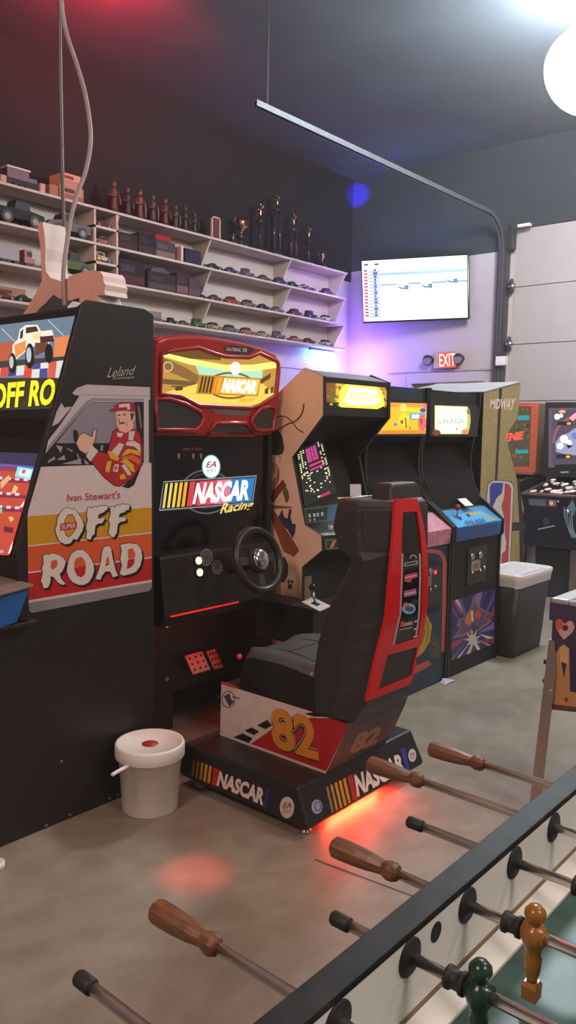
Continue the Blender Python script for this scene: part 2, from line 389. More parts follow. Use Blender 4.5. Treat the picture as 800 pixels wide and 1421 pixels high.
d.quadart(TVP, q, 0.012, 0.165, 0.06, 0.9, glow(225, 235, 240, 1.0))
for k in range(15):
    v = 0.08+k*0.053
    d.quadart(TVP, q, 0.018, 0.05, v, v+0.028, glow(205, 90, 100, 0.9)); d.quadart(TVP, q, 0.058, 0.165, v-0.012, v-0.004, glow(90, 110, 130, 0.8))
    w = random.uniform(0.02, 0.06); d.quadart(TVP, q, 0.12-w*0.3, 0.12+w*0.5, v, v+0.035, glow(60, 110, 150, 0.8))
d.quadart(TVP, q, 0.02, 0.06, 0.92, 0.95, glow(60, 110, 60, 0.8)); d.quadart(TVP, q, 0.12, 0.16, 0.92, 0.95, glow(60, 110, 60, 0.8))
bdec(d, 'screen', t)
mc = (TL+TR+BL+BR)/4
b = MB(); b.cyl(mc+nn*(-0.05), np.array([XB, mc[1], mc[2]]), 0.04, BLACKM); b.box(XB-0.03, XB, mc[1]-0.15, mc[1]+0.15, mc[2]-0.15, mc[2]+0.15, BLACKM); b.build('wall_mount', t)

# exit sign
t = thing('exit_sign', 'glowing red EXIT sign over the far door', 'exit sign', (8.55, 4.905, 2.33))
b = MB(); b.box(8.52, 8.6, 4.77, 5.04, 2.32, 2.53, mat('sign housing', (0.55, 0.38, 0.36), 0.5)); b.build('housing', t, bevel=0.006)
pe = Plane((8.519, 0, 0), (-1, 0, 0)); d = decal()
q = [(608.5, 489.5), (633, 488.3), (633.3, 509.5), (609, 511)]
d.quadart(pe, q, 0.0, 1.0, 0.0, 1.0, glow(222, 84, 66, 1.0))
d.text(pe, 'EXIT', [(609.8, 491.5), (632, 490), (632.3, 507.5), (610.3, 509)], glow(255, 225, 210, 1.3), 0.01); bdec(d, 'letter_panel', t)
for yy in (5.115, 4.705):
    b = MB(); b.cyl((8.56, yy, 2.43), (8.50, yy, 2.42), 0.05, GREYP, 0.065); b.cyl((8.58, yy, 2.43), (8.6, yy, 2.43), 0.03, GREYP); b.cyl((8.499, yy, 2.42), (8.496, yy, 2.42), 0.055, mat('grey lamp lens', (0.22, 0.2, 0.21), 0.4)); b.box(8.56, 8.6, min(yy, 4.9), max(yy, 4.9), 2.42, 2.44, GREYP); b.build('lamp_head', t)

# ------------------------------------------------------------------ wall shelves
SY0, SY1 = 6.05, 6.345
ROW = {1: 3.488, 2: 3.182, 3: 2.870, 4: 2.577}
XS0, XS1 = 2.4, 8.12
t = thing('display_shelf', 'long white wall shelving of four boards crowded with models', 'shelf', ((XS0+XS1)/2, 6.2, 2.54))
for k, z in ROW.items():
    b = MB(); b.box(XS0, XS1, SY0, SY1, z-0.023, z-0.001, SHELFW); b.build('shelf_board', t, bevel=0.002)
b = MB(); b.box(XS0, XS1, SY1-0.014, SY1, 2.30, 3.46, SHELFW); b.build('back_panel', t)
for xb in (4.68, 5.83, 7.075, XS1-0.012):
    for k in (1, 2, 3):
        z1 = ROW[k]-0.023; z0 = ROW[k+1]-0.001
        b = MB(); b.prism([(xb-0.01, SY0+0.02, z1), (xb-0.01, SY1-0.014, z1), (xb-0.01, SY1-0.014, z0), (xb-0.01, SY0+0.17, z0), (xb-0.01, SY0+0.15, z0+0.07)], (0.02, 0, 0), SHELFW); b.build('bracket', t)
for (x0, x1) in ((4.40, 4.66),):
    for k in (1, 2):
        z1 = ROW[k]-0.023; z0 = ROW[k+1]-0.001
        b = MB(); b.box(x0, x0+0.02, SY0+0.01, SY1-0.014, z0, z1, SHELFW); b.box(x1-0.02, x1, SY0+0.01, SY1-0.014, z0, z1, SHELFW)
        b.box(x0, x1, SY0+0.01, SY1-0.014, (z0+z1)/2-0.012, (z0+z1)/2+0.0105, SHELFW); b.build('cubby', t)

def shelf_x(px, row, yy=6.16):
    z = ROW[row]; base = {1: 251+.2625*px, 2: 306+.2245*px, 3: 362+.185*px, 4: 414+.1477*px}[row]
    return float(on(px, base, 1, SY0)[0]*yy/SY0) if False else float(onY(px, base, SY0)[0])
# --- model vehicles
GLASS = mat('model glass', (0.02, 0.02, 0.025), 0.5, spec=0.2); HUBC = mat('model hub grey', (0.22, 0.21, 0.21), 0.6)
def carmesh(kind, m, L=0.24):
    b = MB(); s = L/0.24; W = 0.05
    def pr(pts, w, mm):
        b.prism([(x*s, -w*s, z*s) for x, z in pts], (0, 2*w*s, 0), mm)
    if kind == 'coupe':
        pr([(-.12, .02), (.12, .02), (.12, .04), (.07, .052), (-.09, .055), (-.12, .05)], .048, m); pr([(-.085, .053), (.045, .053), (.01, .078), (-.05, .080)], .038, GLASS); pr([(-.05, .079), (.01, .077), (.005, .083), (-.045, .085)], .037, m)
    elif kind == 'sedan':
        pr([(-.12, .02), (.12, .02), (.12, .045), (.06, .056), (-.08, .058), (-.12, .054)], .046, m); pr([(-.09, .056), (.055, .056), (.03, .09), (-.06, .09)], .039, GLASS); pr([(-.06, .089), (.03, .089), (.026, .096), (-.055, .096)], .039, m)
    elif kind == 'vintage':
        pr([(-.11, .03), (.12, .03), (.12, .065), (.04, .07), (-.11, .065)], .034, m); pr([(-.1, .065), (.02, .07), (.015, .115), (-.095, .115)], .036, m); pr([(-.085, .075), (.0, .078), (-.0, .107), (-.085, .107)], .0372, GLASS); pr([(-.13, .028), (.13, .028), (.11, .042), (-.12, .042)], .048, m)
    elif kind == 'pickup':
        pr([(-.13, .03), (.13, .03), (.13, .065), (.07, .075), (-.13, .075)], .048, m); pr([(-.03, .075), (.06, .075), (.04, .115), (-.02, .115)], .042, GLASS); pr([(-.02, .114), (.04, .114), (.036, .121), (-.018, .121)], .042, m); pr([(.128, .035), (.136, .035), (.136, .055), (.128, .055)], .046, HUBC)
    elif kind == 'racer':
        pr([(-.12, .03), (.06, .03), (.13, .038), (.05, .06), (-.05, .065), (-.12, .055)], .022, m); pr([(-.13, .07), (-.095, .07), (-.095, .085), (-.13, .085)], .045, m); pr([(.1, .022), (.14, .022), (.14, .03), (.1, .03)], .045, m); pr([(-.04, .06), (.0, .06), (-.02, .085)], .014, GLASS)
    wr = {'vintage': .03, 'pickup': .03, 'racer': .028}.get(kind, .024)
    for x in (-.075, .075):
        for y in (-.047, .047):
            b.cyl((x*s, (y-.008)*s, wr*s), (x*s, (y+.008)*s, wr*s), wr*s, RUBBER, n=12); b.cyl((x*s, (y-.0085)*s, wr*s), (x*s, (y+.0085)*s, wr*s), wr*.55*s, HUBC, n=8)
    return b
ORD = ['first', 'second', 'third', 'fourth', 'fifth', 'sixth', 'seventh', 'eighth', 'ninth', 'tenth', 'eleventh', 'twelfth']
SHELFN = {1: 'top', 2: 'second', 3: 'third', 4: 'lowest'}
CC = {'black': (20, 20, 24), 'dark blue': (40, 46, 82), 'dark red': (92, 34, 36), 'red': (150, 38, 34), 'tan': (160, 130, 100), 'silver': (170, 165, 165), 'green': (70, 96, 52), 'grey': (96, 92, 96), 'brown': (84, 58, 46), 'purple': (86, 56, 92), 'rose': (150, 90, 92), 'cream': (196, 176, 150)}
lib = {}
def place_car(px, row, kind, colour, label, L=0.24, yaw=0.0, z=None, y=6.135, x=None, group=None):
    key = (kind, colour, L)
    if key not in lib:
        o = carmesh(kind, ink(*CC[colour], 0.6, 0.2), L).build('model_car' if kind != 'pickup' else 'model_truck', origin=(0, 0, 0)); lib[key] = o; first = True
    else:
        o = lib[key].copy(); COL.objects.link(o)
    o.location = (shelf_x(px, row) if x is None else x, y, ROW[row] if z is None else z); o.rotation_euler = (0, 0, yaw)
    setprops(o, label, 'model car', group); return o
rows = {
 2: [(304, 'coupe', 'black'), (328, 'coupe', 'dark blue'), (351, 'vintage', 'grey'), (374, 'coupe', 'brown'), (396, 'sedan', 'dark blue'), (414, 'coupe', 'black'), (436, 'racer', 'grey'), (461, 'sedan', 'purple')],
 3: [(306, 'coupe', 'dark red'), (329, 'sedan', 'red'), (352, 'sedan', 'grey'), (373, 'coupe', 'black'), (392, 'coupe', 'grey'), (417, 'sedan', 'dark red'), (439, 'vintage', 'dark blue'), (460, 'sedan', 'silver')],
 4: [(284, 'vintage', 'green'), (304, 'sedan', 'tan'), (327, 'sedan', 'grey'), (350, 'sedan', 'rose'), (372, 'coupe', 'tan'), (394, 'vintage', 'grey'), (417, 'coupe', 'rose'), (436, 'coupe', 'dark red'), (460, 'sedan', 'silver')]}
for r_, lst in rows.items():
    for i, (px, kd, c) in enumerate(lst):
        place_car(px, r_, kd, c, '%s model car, %s along the %s shelf right of the boxes' % (c, ORD[i], SHELFN[r_]) if r_ != 4 else '%s model car, %s along the right-hand end of the lowest shelf' % (c, ORD[i]), 0.20 if kd == 'sedan' else 0.19, random.uniform(-.12, .04), group='model cars on the %s shelf' % SHELFN[r_])
place_car(291, 2, 'racer', 'brown', 'tiny brown model at the left end of the second shelf car row', 0.10, 1.2)
place_car(289, 3, 'coupe', 'black', 'tiny black model at the left end of the third shelf car row', 0.13, 0.1)
place_car(236.5, 4, 'racer', 'black', 'black open model car beside the grey box on the lowest shelf', 0.10, 0.0)
place_car(247, 4, 'vintage', 'black', 'black upright model car right of a small racer on the lowest shelf', 0.13, 0.0)
place_car(263, 4, 'coupe', 'brown', 'small brown model car left of the green upright one', 0.15, 0.0)
# left trucks
place_car(30, 2, 'pickup', 'black', 'large black model pickup on the second shelf at far left', 0.40, 0.0)
place_car(-22, 2, 'coupe', 'black', 'low dark model car at the left photo edge on the second shelf', 0.24, 0.0)
place_car(70, 2, 'coupe', 'black', 'small flat dark model beside the animal cutout tail', 0.13, 0)
place_car(99, 2, 'pickup', 'grey', 'dark grey model truck behind the hanging cables on the second shelf', 0.38, PI)
place_car(104, 3, 'pickup', 'green', 'dark green model pickup on the third shelf behind the hanging cables', 0.36, 0)
place_car(38, 4, 'coupe', 'black', 'black model car in front of the long tan box', 0.17, 0.0, y=6.10)
place_car(10, 4, 'coupe', 'dark red', 'dark red model car in front of the long tan box', 0.17, 0.0, y=6.10)
# trailer truck on third shelf
t = thing('model_trailer_truck', 'grey box-trailer model truck with a red cab on the third shelf', 'model truck', (shelf_x(20, 3), 6.17, ROW[3]))
x0, x1 = shelf_x(-8, 3), shelf_x(34, 3)
b = MB(); b.box(x0, x1, 6.12, 6.22, ROW[3]+0.035, ROW[3]+0.15, ink(120, 108, 112)); b.build('trailer', t, bevel=0.004)
xa, xb2 = shelf_x(41, 3), shelf_x(56, 3)
b = MB(); b.box(xa, xb2-0.03, 6.12, 6.22, ROW[3]+0.035, ROW[3]+0.145, ink(140, 36, 46)); b.box(xb2-0.035, xb2, 6.125, 6.215, ROW[3]+0.035, ROW[3]+0.08, ink(140, 36, 46)); b.box(xa+0.02, xb2-0.032, 6.118, 6.222, ROW[3]+0.09, ROW[3]+0.13, GLASS); b.box(x1, xb2, 6.135, 6.205, ROW[3]+0.025, ROW[3]+0.04, BLACKM); b.build('cab', t, label='red cab')
for k, xx in enumerate((x0+0.05, x0+0.12, x1-0.1, x1-0.03, xa+0.03, xb2-0.03)):
    b = MB(); b.cyl((xx, 6.115, ROW[3]+0.02), (xx, 6.225, ROW[3]+0.02), 0.02, RUBBER); b.build('axle_wheels', t)

# boxes
def boxthing(px0, px1, row, h, label, rgb, y0=6.10, y1=6.30, z=None, top=None, face=None, name='model_box', window=True):
    x0, x1 = shelf_x(px0, row), shelf_x(px1, row); z0 = ROW[row] if z is None else z
    t = thing(name, label, 'box', ((x0+x1)/2, (y0+y1)/2, z0))
    m = ink(*rgb, 0.7, 0.15)
    b = MB(); b.box(x0, x1, y0, y1, z0, z0+h, m); b.build('carton', t, bevel=0.003)
    if face:
        f = MB(); f.box(x0+0.02*(x1-x0), x1-0.02*(x1-x0), y0-0.002, y0, z0+0.1*h, z0+0.42*h, ink(*face[0], 0.7, 0.15)); f.box(x0+0.08*(x1-x0), x0+0.6*(x1-x0), y0-0.003, y0, z0+0.55*h, z0+0.8*h, ink(*face[1], 0.7, 0.15)); f.build('printed_front', t)
    return t
boxthing(169, 196, 2, 0.155, 'long dark carton just right of the small cubbies on the second shelf', (46, 36, 40), face=((70, 40, 40), (60, 52, 58)))
boxthing(197, 221, 2, 0.19, 'dark taller carton left of the red-topped box on the second shelf', (38, 30, 34), face=((56, 48, 52), (52, 42, 48)))
boxthing(223, 250, 2, 0.17, 'grey carton under the red box on the second shelf', (66, 58, 66), y0=6.12, face=((120, 96, 92), (86, 78, 88)))
boxthing(223, 244, 2, 0.05, 'flat red box lying on the grey carton', (150, 34, 40), y0=6.12, z=ROW[2]+0.171)
boxthing(262, 284, 2, 0.15, 'dark blue carton at the right end of the second shelf boxes', (44, 38, 58))
boxthing(256.5, 259.5, 2, 0.16, 'thin white upright package between two dark cartons', (200, 180, 176), y1=6.2, name='white_package')
boxthing(170, 206, 3, 0.23, 'wide dark carton with red lettering on the third shelf', (44, 34, 38), face=((74, 44, 48), (66, 58, 66)))
boxthing(210, 249, 3, 0.17, 'dark carton with an arched top on the third shelf', (46, 38, 42), face=((72, 62, 68), (60, 50, 56)))
x0, x1 = shelf_x(214, 3), shelf_x(240, 3); b = MB()
b.prism([((x0+x1)/2+(x1-x0)/2*math.cos(PI*i/10), 6.10, ROW[3]+0.172+0.05*math.sin(PI*i/10)) for i in range(11)], (0, 0.1, 0), ink(58, 48, 54)); setprops(b.build('arched_header_card'), 'arched header card standing on the dark third shelf carton', 'card')
boxthing(250, 266, 3, 0.21, 'narrow dark brown carton on the third shelf', (58, 42, 44), face=((110, 86, 84), (66, 52, 56)))
boxthing(267, 283, 3, 0.19, 'plum-coloured carton at the right end of the third shelf boxes', (72, 56, 66), face=((88, 70, 80), (80, 62, 72)))
boxthing(-4, 47, 4, 0.12, 'long tan printed box at far left on the lowest shelf', (150, 118, 100), y0=6.17, face=((120, 84, 74), (100, 60, 56)))
boxthing(199, 229, 4, 0.095, 'low grey box with small models beside it on the lowest shelf', (120, 110, 104), face=((90, 82, 80), (100, 90, 88)))
boxthing(6, 14, 1, 0.07, 'small pale box at far left on the top shelf', (190, 150, 140))
boxthing(61, 68, 1, 0.085, 'small pale box right of the purple locomotive', (196, 160, 150))
boxthing(74, 86, 1, 0.10, 'plain cardboard box on the top shelf left of the cables', (160, 112, 90))
boxthing(88, 121, 1, 0.125, 'wide tan box with dark prints under another box', (178, 138, 118), face=((140, 100, 84), (90, 60, 54)))
boxthing(92, 117, 1, 0.10, 'smaller pale box stacked on the wide tan box', (196, 158, 140), z=ROW[1]+0.1255, face=((170, 128, 112), (120, 70, 64)))
# purple locomotive model
x0, x1 = shelf_x(14, 1), shelf_x(60, 1); z = ROW[1]
t = thing('model_locomotive', 'dark purple model locomotive with a silver roof on the top shelf', 'model train', ((x0+x1)/2, 6.17, z))
b = MB(); b.box(x0, x1, 6.12, 6.22, z+0.03, z+0.07, BLACKM); b.box(x0+0.02, x1-0.08, 6.125, 6.215, z+0.07, z+0.15, ink(86, 30, 48)); b.box(x1-0.08, x1, 6.13, 6.21, z+0.07, z+0.11, ink(60, 40, 60)); b.build('body', t, bevel=0.003)
b = MB(); b.box(x0+0.02, x1-0.07, 6.12, 6.22, z+0.15, z+0.165, ink(190, 180, 180)); b.build('roof', t)
for k in range(5):
    xx = x0+0.04+k*(x1-x0-0.08)/4; b = MB(); b.cyl((xx, 6.12, z+0.018), (xx, 6.22, z+0.018), 0.018, RUBBER, n=10); b.build('wheels', t)
for k, (px, c) in enumerate(((133, 'dark red'), (143, 'red'), (153, 'brown'))):
    place_car(px, 1, 'coupe', c, 'small %s toy car on the top shelf, %s' % (c, ['nearest the tan boxes', 'second right of the tan boxes', 'nearest the first statuette'][k]), 0.08, 0.1, group='small toy cars on the top shelf')
# cubby toys
for k, (row, up, c, kd, lb) in enumerate(((2, 1, 'dark red', 'coupe', 'dark red toy car in the uppermost small cubby'), (2, 0, 'rose', 'sedan', 'rose toy car in the second small cubby from the top'), (3, 1, 'cream', 'vintage', 'cream and gold toy car in the third small cubby'), (3, 0, 'dark red', 'sedan', 'dark red toy car in the lowest small cubby'))):
    zz = ROW[row]+(0.163 if up and row == 2 else 0.1515 if up else 0)
    if up: zz = (ROW[row]+ROW[row-1]-0.022)/2+0.012
    place_car(0, row, kd, c, lb, 0.19, 0.1, z=zz, x=4.53)
b = MB(); b.lathe([(0.02, 0), (0.022, 0.03), (0.012, 0.04), (0.018, 0.05), (0.0, 0.062)], (4.455, 6.075, 0.001+(ROW[3]+ROW[2]-0.022)/2+0.012), mat('brass', (0.75, 0.5, 0.16), 0.3, 0.9)); setprops(b.build('brass_bell'), 'tiny yellow brass bell beside the cream toy car', 'bell')

# statuettes
def statuette(px, rgb, rgb2, h, label):
    rgb = tuple(int(c*0.72) for c in rgb); rgb2 = tuple(int(c*0.8) for c in rgb2)
    x = shelf_x(px, 1); y = 6.16; z = ROW[1]; t = thing('statuette', label, 'statuette', (x, y, z), 'robed statuettes on the top shelf'); s = h/0.27
    b = MB(); b.box(x-0.035, x+0.035, y-0.03, y+0.03, z, z+0.025, ink(130, 100, 90)); b.build('base', t, bevel=0.004)
    b = MB(); b.lathe([(0.044*s, 0.025), (0.040*s, 0.07*s), (0.030*s, 0.125*s), (0.039*s, 0.17*s), (0.044*s, 0.197*s), (0.034*s, 0.211*s), (0.012*s, 0.225*s)], (x, y, z), ink(*rgb, 0.5), n=14, sx=0.75)
    b.tube([(x-0.038*s, y, z+0.195*s), (x-0.058*s, y-0.01, z+0.15*s), (x-0.012*s, y-0.042*s, z+0.145*s)], 0.012*s, ink(*rgb, 0.5)); b.tube([(x+0.038*s, y, z+0.195*s), (x+0.057*s, y-0.005, z+0.14*s), (x+0.052*s, y-0.02, z+0.085*s)], 0.012*s, ink(*rgb, 0.5)); b.build('robed_body', t)
    if px in (205, 223, 254.5): b = MB(); b.prism([(x+0.022*s, y-0.046*s, z+0.04), (x+0.045*s, y-0.03*s, z+0.04), (x+0.042*s, y-0.028*s, z+0.16*s), (x+0.026*s, y-0.04*s, z+0.16*s)], (0, -0.004, 0), ink(150, 128, 118)); b.build('sash', t)
    b = MB(); b.ell((x, y, z+0.25*s), 0.020*s, 0.021*s, 0.026*s, ink(*rgb2, 0.5), 12, 8); b.lathe([(0.009*s, 0.22*s), (0.009*s, 0.24*s)], (x, y, z), ink(*rgb2, 0.5), n=8); b.build('head', t)
    b = MB(); b.lathe([(0.0225*s, 0.256*s), (0.021*s, 0.268*s), (0.012*s, 0.280*s), (0.0, 0.283*s)], (x, y, z), ink(70, 48, 40), n=10); b.build('hair', t)
st = [(169, (120, 66, 50), (140, 96, 80), .29, 'reddish brown'), (188, (72, 54, 54), (110, 84, 78), .27, 'dark grey'), (205, (128, 84, 66), (150, 116, 100), .28, 'tan and brown'), (223, (90, 76, 76), (120, 96, 90), .27, 'grey with a pale side'), (240, (112, 60, 52), (130, 90, 80), .27, 'dull red'), (254.5, (84, 68, 66), (110, 90, 84), .235, 'taupe'), (268, (58, 46, 48), (90, 74, 72), .25, 'nearly black'), (281, (72, 60, 60), (100, 84, 80), .22, 'shorter dark')]
for i, (px, a, c, h, nm) in enumerate(st): statuette(px, a, c, h, '%s robed statuette, %s from the left on the top shelf' % (nm, ORD[i]))
# small picture frame
x0, x1 = shelf_x(301.5, 1), shelf_x(314, 1); z = ROW[1]
t = thing('picture_frame', 'narrow pale-edged picture frame right of the statuettes', 'picture frame', ((x0+x1)/2, 6.14, z))
b = MB(); fm = ink(190, 160, 145); h = 0.235; w = 0.018
b.box(x0, x0+w, 6.13, 6.15, z, z+h, fm); b.box(x1-w, x1, 6.13, 6.15, z, z+h, fm); b.box(x0, x1, 6.13, 6.15, z+h-w, z+h, fm); b.box(x0, x1, 6.13, 6.15, z, z+w, fm); b.build('frame', t)
b = MB(); b.box(x0+w, x1-w, 6.14, 6.15, z+w, z+h-w, ink(84, 48, 42)); b.build('picture', t)
b = MB(); b.box((x0+x1)/2-0.02, (x0+x1)/2+0.02, 6.15, 6.24, z, z+0.005, BLACKM); b.obox(((x0+x1)/2, 6.19, z+0.09), (0.01, 0, 0), (0, 0.035, -0.09), (0, 0.002, 0.001), BLACKM); b.build('easel_back', t)
# trophies
GOLD = mat('trophy gold', (0.30, 0.22, 0.13), 0.3, 1.0); MARB = mat('black marble', (0.02, 0.018, 0.022), 0.3, noise=0.4)
def cup(x, y, z, s, t):
    b = MB(); b.lathe([(0.03*s, 0), (0.012*s, 0.015*s), (0.010*s, 0.05*s), (0.035*s, 0.08*s), (0.045*s, 0.12*s), (0.052*s, 0.17*s), (0.046*s, 0.17*s), (0.0, 0.10*s)], (x, y, z), GOLD, n=18); b.build('cup', t)
    for k in (-1, 1):
        b = MB(); b.tube([(x+k*0.046*s, y, z+0.15*s), (x+k*0.085*s, y, z+0.16*s), (x+k*0.088*s, y, z+0.12*s), (x+k*0.04*s, y, z+0.085*s)], 0.005*s, GOLD, 6); b.build('cup_handle', t)
def figure_top(x, y, z, s, t, m=None):
    m = m or GOLD; b = MB(); b.lathe([(0.022*s, 0), (0.02*s, 0.01*s), (0.008*s, 0.015*s), (0.014*s, 0.06*s), (0.020*s, 0.10*s), (0.008*s, 0.115*s)], (x, y, z), m, n=10)
    b.ell((x, y, z+0.13*s), 0.012*s, 0.012*s, 0.015*s, m, 10, 6); b.tube([(x+0.015*s, y, z+0.10*s), (x+0.035*s, y, z+0.13*s), (x+0.03*s, y, z+0.17*s)], 0.006*s, m, 6); b.tube([(x-0.015*s, y, z+0.10*s), (x-0.035*s, y, z+0.08*s)], 0.006*s, m, 6); b.build('trophy_figure', t)
def trophy(px, label, base, cols, topz, top, s=1.0, colm=None):
    x = shelf_x(px, 1); y = 6.19; z = ROW[1]; t = thing('trophy', label, 'trophy', (x, y, z), 'trophies on the top shelf')
    b = MB(); b.box(x-base, x+base, y-0.05, y+0.05, z, z+0.045, MARB); b.build('base', t, bevel=0.004)
    zz = z+0.045
    if cols:
        colm = colm or ink(46, 44, 60, 0.2)
        for k in ((-1, 1) if cols == 2 else (0,)):
            b = MB(); b.cyl((x+k*base*0.6, y, zz), (x+k*base*0.6, y, z+topz-0.02), 0.016, colm); b.build('column', t)
        b = MB(); b.box(x-base*0.8, x+base*0.8, y-0.035, y+0.035, z+topz-0.02, z+topz, MARB); b.build('deck', t, bevel=0.003); zz = z+topz
        b = MB(); b.box(x-base*0.85, x+base*0.85, y-0.052, y-0.05, z+0.012, z+0.033, GALV); b.build('name_plate', t)
    if top == 'cup': cup(x, y, zz, s, t)
    else: figure_top(x, y, zz, s, t)
trophy(337, 'small gold-topped trophy left of the big cup trophy', 0.028, 0, 0, 'fig', 0.6)
trophy(348, 'shiny gold cup trophy on a black base', 0.06, 1, 0.12, 'cup', 1.15)
trophy(374, 'tall column trophy with a gold figure right of the gold cup', 0.07, 1, 0.34, 'fig', 1.4)
trophy(397, 'tallest trophy, two columns reaching the highest on the shelf', 0.08, 2, 0.52, 'fig', 1.2)
trophy(420, 'tall two-column trophy right of the tallest one', 0.075, 2, 0.36, 'fig', 1.3, ink(70, 28, 44, 0.25))
trophy(441, 'slim dark column trophy second from the corner', 0.05, 1, 0.28, 'fig', 1.2)
trophy(460, 'small silver cup trophy nearest the corner', 0.045, 1, 0.07, 'cup', 0.8)
# blue led bar under the lowest shelf
t = thing('led_light_bar', 'short cyan LED bar glowing under the lowest shelf by the corner', 'light', (7.9, 6.22, 2.52))
b = MB(); b.box(7.62, 8.10, 6.20, 6.235, 2.526, 2.552, GALV); b.build('housing', t)
b = MB(); b.box(7.64, 8.09, 6.203, 6.232, 2.490, 2.526, mat('cyan led', (0.1, 0.4, 0.5), 0.3, 0, (0.10, 0.60, 1.0), 22.0, noise=0)); b.build('tube', t)

# ------------------------------------------------------------------ OFF ROAD cabinet (front faces the left)
SP = Plane((0, 2.669, 0), (0, -1, 0))
t = thing('arcade_cabinet', 'tall black driving arcade cabinet with a truck door painted on its side', 'arcade cabinet', (1.85, 3.05, 0))
prof = [(1.30, 0.0), (2.235, 0.0), (2.235, 2.045), (2.19, 2.062), (1.905, 2.062), (1.872, 2.035), (1.735, 1.598), (1.66, 1.385), (1.582, 1.10), (1.595, 0.93), (1.30, 0.86)]
b = MB(); b.prism([(x, 2.669, z) for x, z in prof], (0, 0.022, 0), BLACK); b.build('side_panel', t, bevel=0.003)
b = MB(); b.prism([(x, 3.428, z) for x, z in prof], (0, 0.022, 0), BLACK); b.build('side_panel', t, bevel=0.003)
b = MB(); inn = [(1.32, 0.0), (2.225, 0.0), (2.225, 2.03), (1.92, 2.045), (1.893, 2.03), (1.765, 1.60), (1.80, 1.52), (1.74, 1.40), (1.63, 1.06), (1.62, 0.93), (1.32, 0.85)]
b.prism([(x, 2.691, z) for x, z in inn], (0, 0.737, 0), BLACKM); b.build('body', t)
# marquee
ma, mbp = np.array([1.890, 2.70, 2.018]), np.array([1.768, 2.70, 1.612]); nrm = np.cross(mbp-ma, [0, 1, 0])
MP = Plane(ma+[-0.004, 0, 0], nrm)
qm = lambda x, y: (x/5.917, 420+y/5.917)
d = decal()
def A(pts, m): d.art(MP, [qm(*p) for p in pts], m)
edge = lambda y: 640-(y-105)*(640-437)/(868-105)
A([(-250, 215), (640, 105), (437, 868), (-250, 890)], glow(118, 136, 158, 0.85))
A([(400, 140), (530, 270), (520, 272), (390, 142)], glow(190, 200, 215, 0.9)); A([(20, 210), (130, 320), (120, 325), (10, 214)], glow(180, 190, 205, 0.9))
A([(-250, 360), (120, 320), (130, 480), (-250, 520)], glow(196, 96, 62, 0.9)); A([(450, 290), (590, 262), (555, 440), (440, 455)], glow(226, 134, 84, 1.0))
A([(-250, 500), (540, 440), (525, 490), (-250, 560)], glow(70, 70, 66, 0.7))
cols = [(220, 220, 220), (214, 80, 58), (60, 70, 140), (226, 226, 220), (222, 90, 60), (70, 80, 150), (232, 228, 220), (220, 96, 70), (226, 222, 214)]
for k in range(9):
    x = -60+k*66; A([(x, 545-k*8), (x+66, 537-k*8), (x+60, 612-k*6), (x-4, 618-k*6)], glow(*cols[k], 0.95))
for k in range(5):
    x = 200+k*66; A([(x, 556-k*6), (x+64, 550-k*6), (x+54, 640-k*6), (x-8, 644-k*6)], glow(*cols[(k*2+1) % 9], 0.95))
A([(-250, 620), (505, 618), (437, 868), (-250, 890)], glow(58, 54, 40, 0.8))
A([(105, 350), (150, 300), (165, 220), (215, 185), (310, 183), (340, 235), (430, 225), (450, 300), (400, 340), (300, 350), (215, 400), (130, 470), (105, 420)], glow(236, 230, 214, 1.05))
A([(215, 205), (300, 195), (320, 235), (215, 255)], glow(80, 52, 46, 0.8)); A([(170, 240), (195, 215), (190, 290), (165, 300)], glow(60, 60, 66, 0.8))
A([(120, 350), (215, 310), (215, 390), (130, 460)], glow(232, 150, 80, 1.0)); A([(270, 260), (345, 245), (340, 300), (270, 310)], glow(240, 220, 150, 1.0))
A([(330, 280), (440, 270), (450, 320), (335, 335)], glow(86, 46, 44, 0.8)); A([(290, 330), (400, 330), (380, 400), (290, 440)], glow(120, 70, 46, 0.8))
for cx, cy, rx, ry in ((248, 440, 38, 105), (105, 500, 32, 85), (405, 420, 34, 80)):
    d.oval(MP, *qm(cx, cy), rx/5.917, ry/5.917, glow(34, 34, 38, 0.6))
    if cx < 400: d.oval(MP, *qm(cx-8, cy-10), rx*.55/5.917, ry*.6/5.917, glow(190, 200, 210, 0.95))
q6 = [qm(-62, 668), qm(472, 620), qm(436, 842), qm(-70, 878)]
d.text(MP, 'OFF RO', [(x+0.9, y+1.5) for x, y in q6], glow(46, 44, 10, 0.5), 0.05); d.text(MP, 'OFF RO', q6, glow(252, 236, 30, 1.15), 0.035)
bdec(d, 'marquee', t)
# monitor
ma, mbp = np.array([1.735, 2.72, 1.395]), np.array([1.625, 2.72, 1.07]); nrm = np.cross(mbp-ma, [0, 1, 0]); VP = Plane(ma+[-0.008, 0, 0], nrm)
qv = lambda x, y: (x/5.067, 600+y/5.067)
d = decal()
def A(pts, m): d.art(VP, [qv(*p) for p in pts], m)
A([(-300, 130), (275, 148), (248, 240), (-300, 200)], glow(60, 58, 92, 0.7))
A([(-300, 195), (248, 240), (65, 865), (-300, 850)], glow(196, 74, 54, 1.0))
A([(-300, 195), (248, 240), (240, 262), (-300, 222)], glow(88, 98, 190, 1.0)); A([(-300, 222), (125, 240), (120, 275), (-300, 260)], glow(150, 60, 90, 0.9))
A([(125, 240), (240, 258), (215, 335), (105, 310)], glow(150, 214, 222, 1.1)); A([(145, 255), (225, 268), (210, 318), (130, 300)], glow(212, 236, 236, 1.1)); A([(160, 262), (185, 265), (175, 290), (152, 288)], glow(214, 84, 84, 1.0))
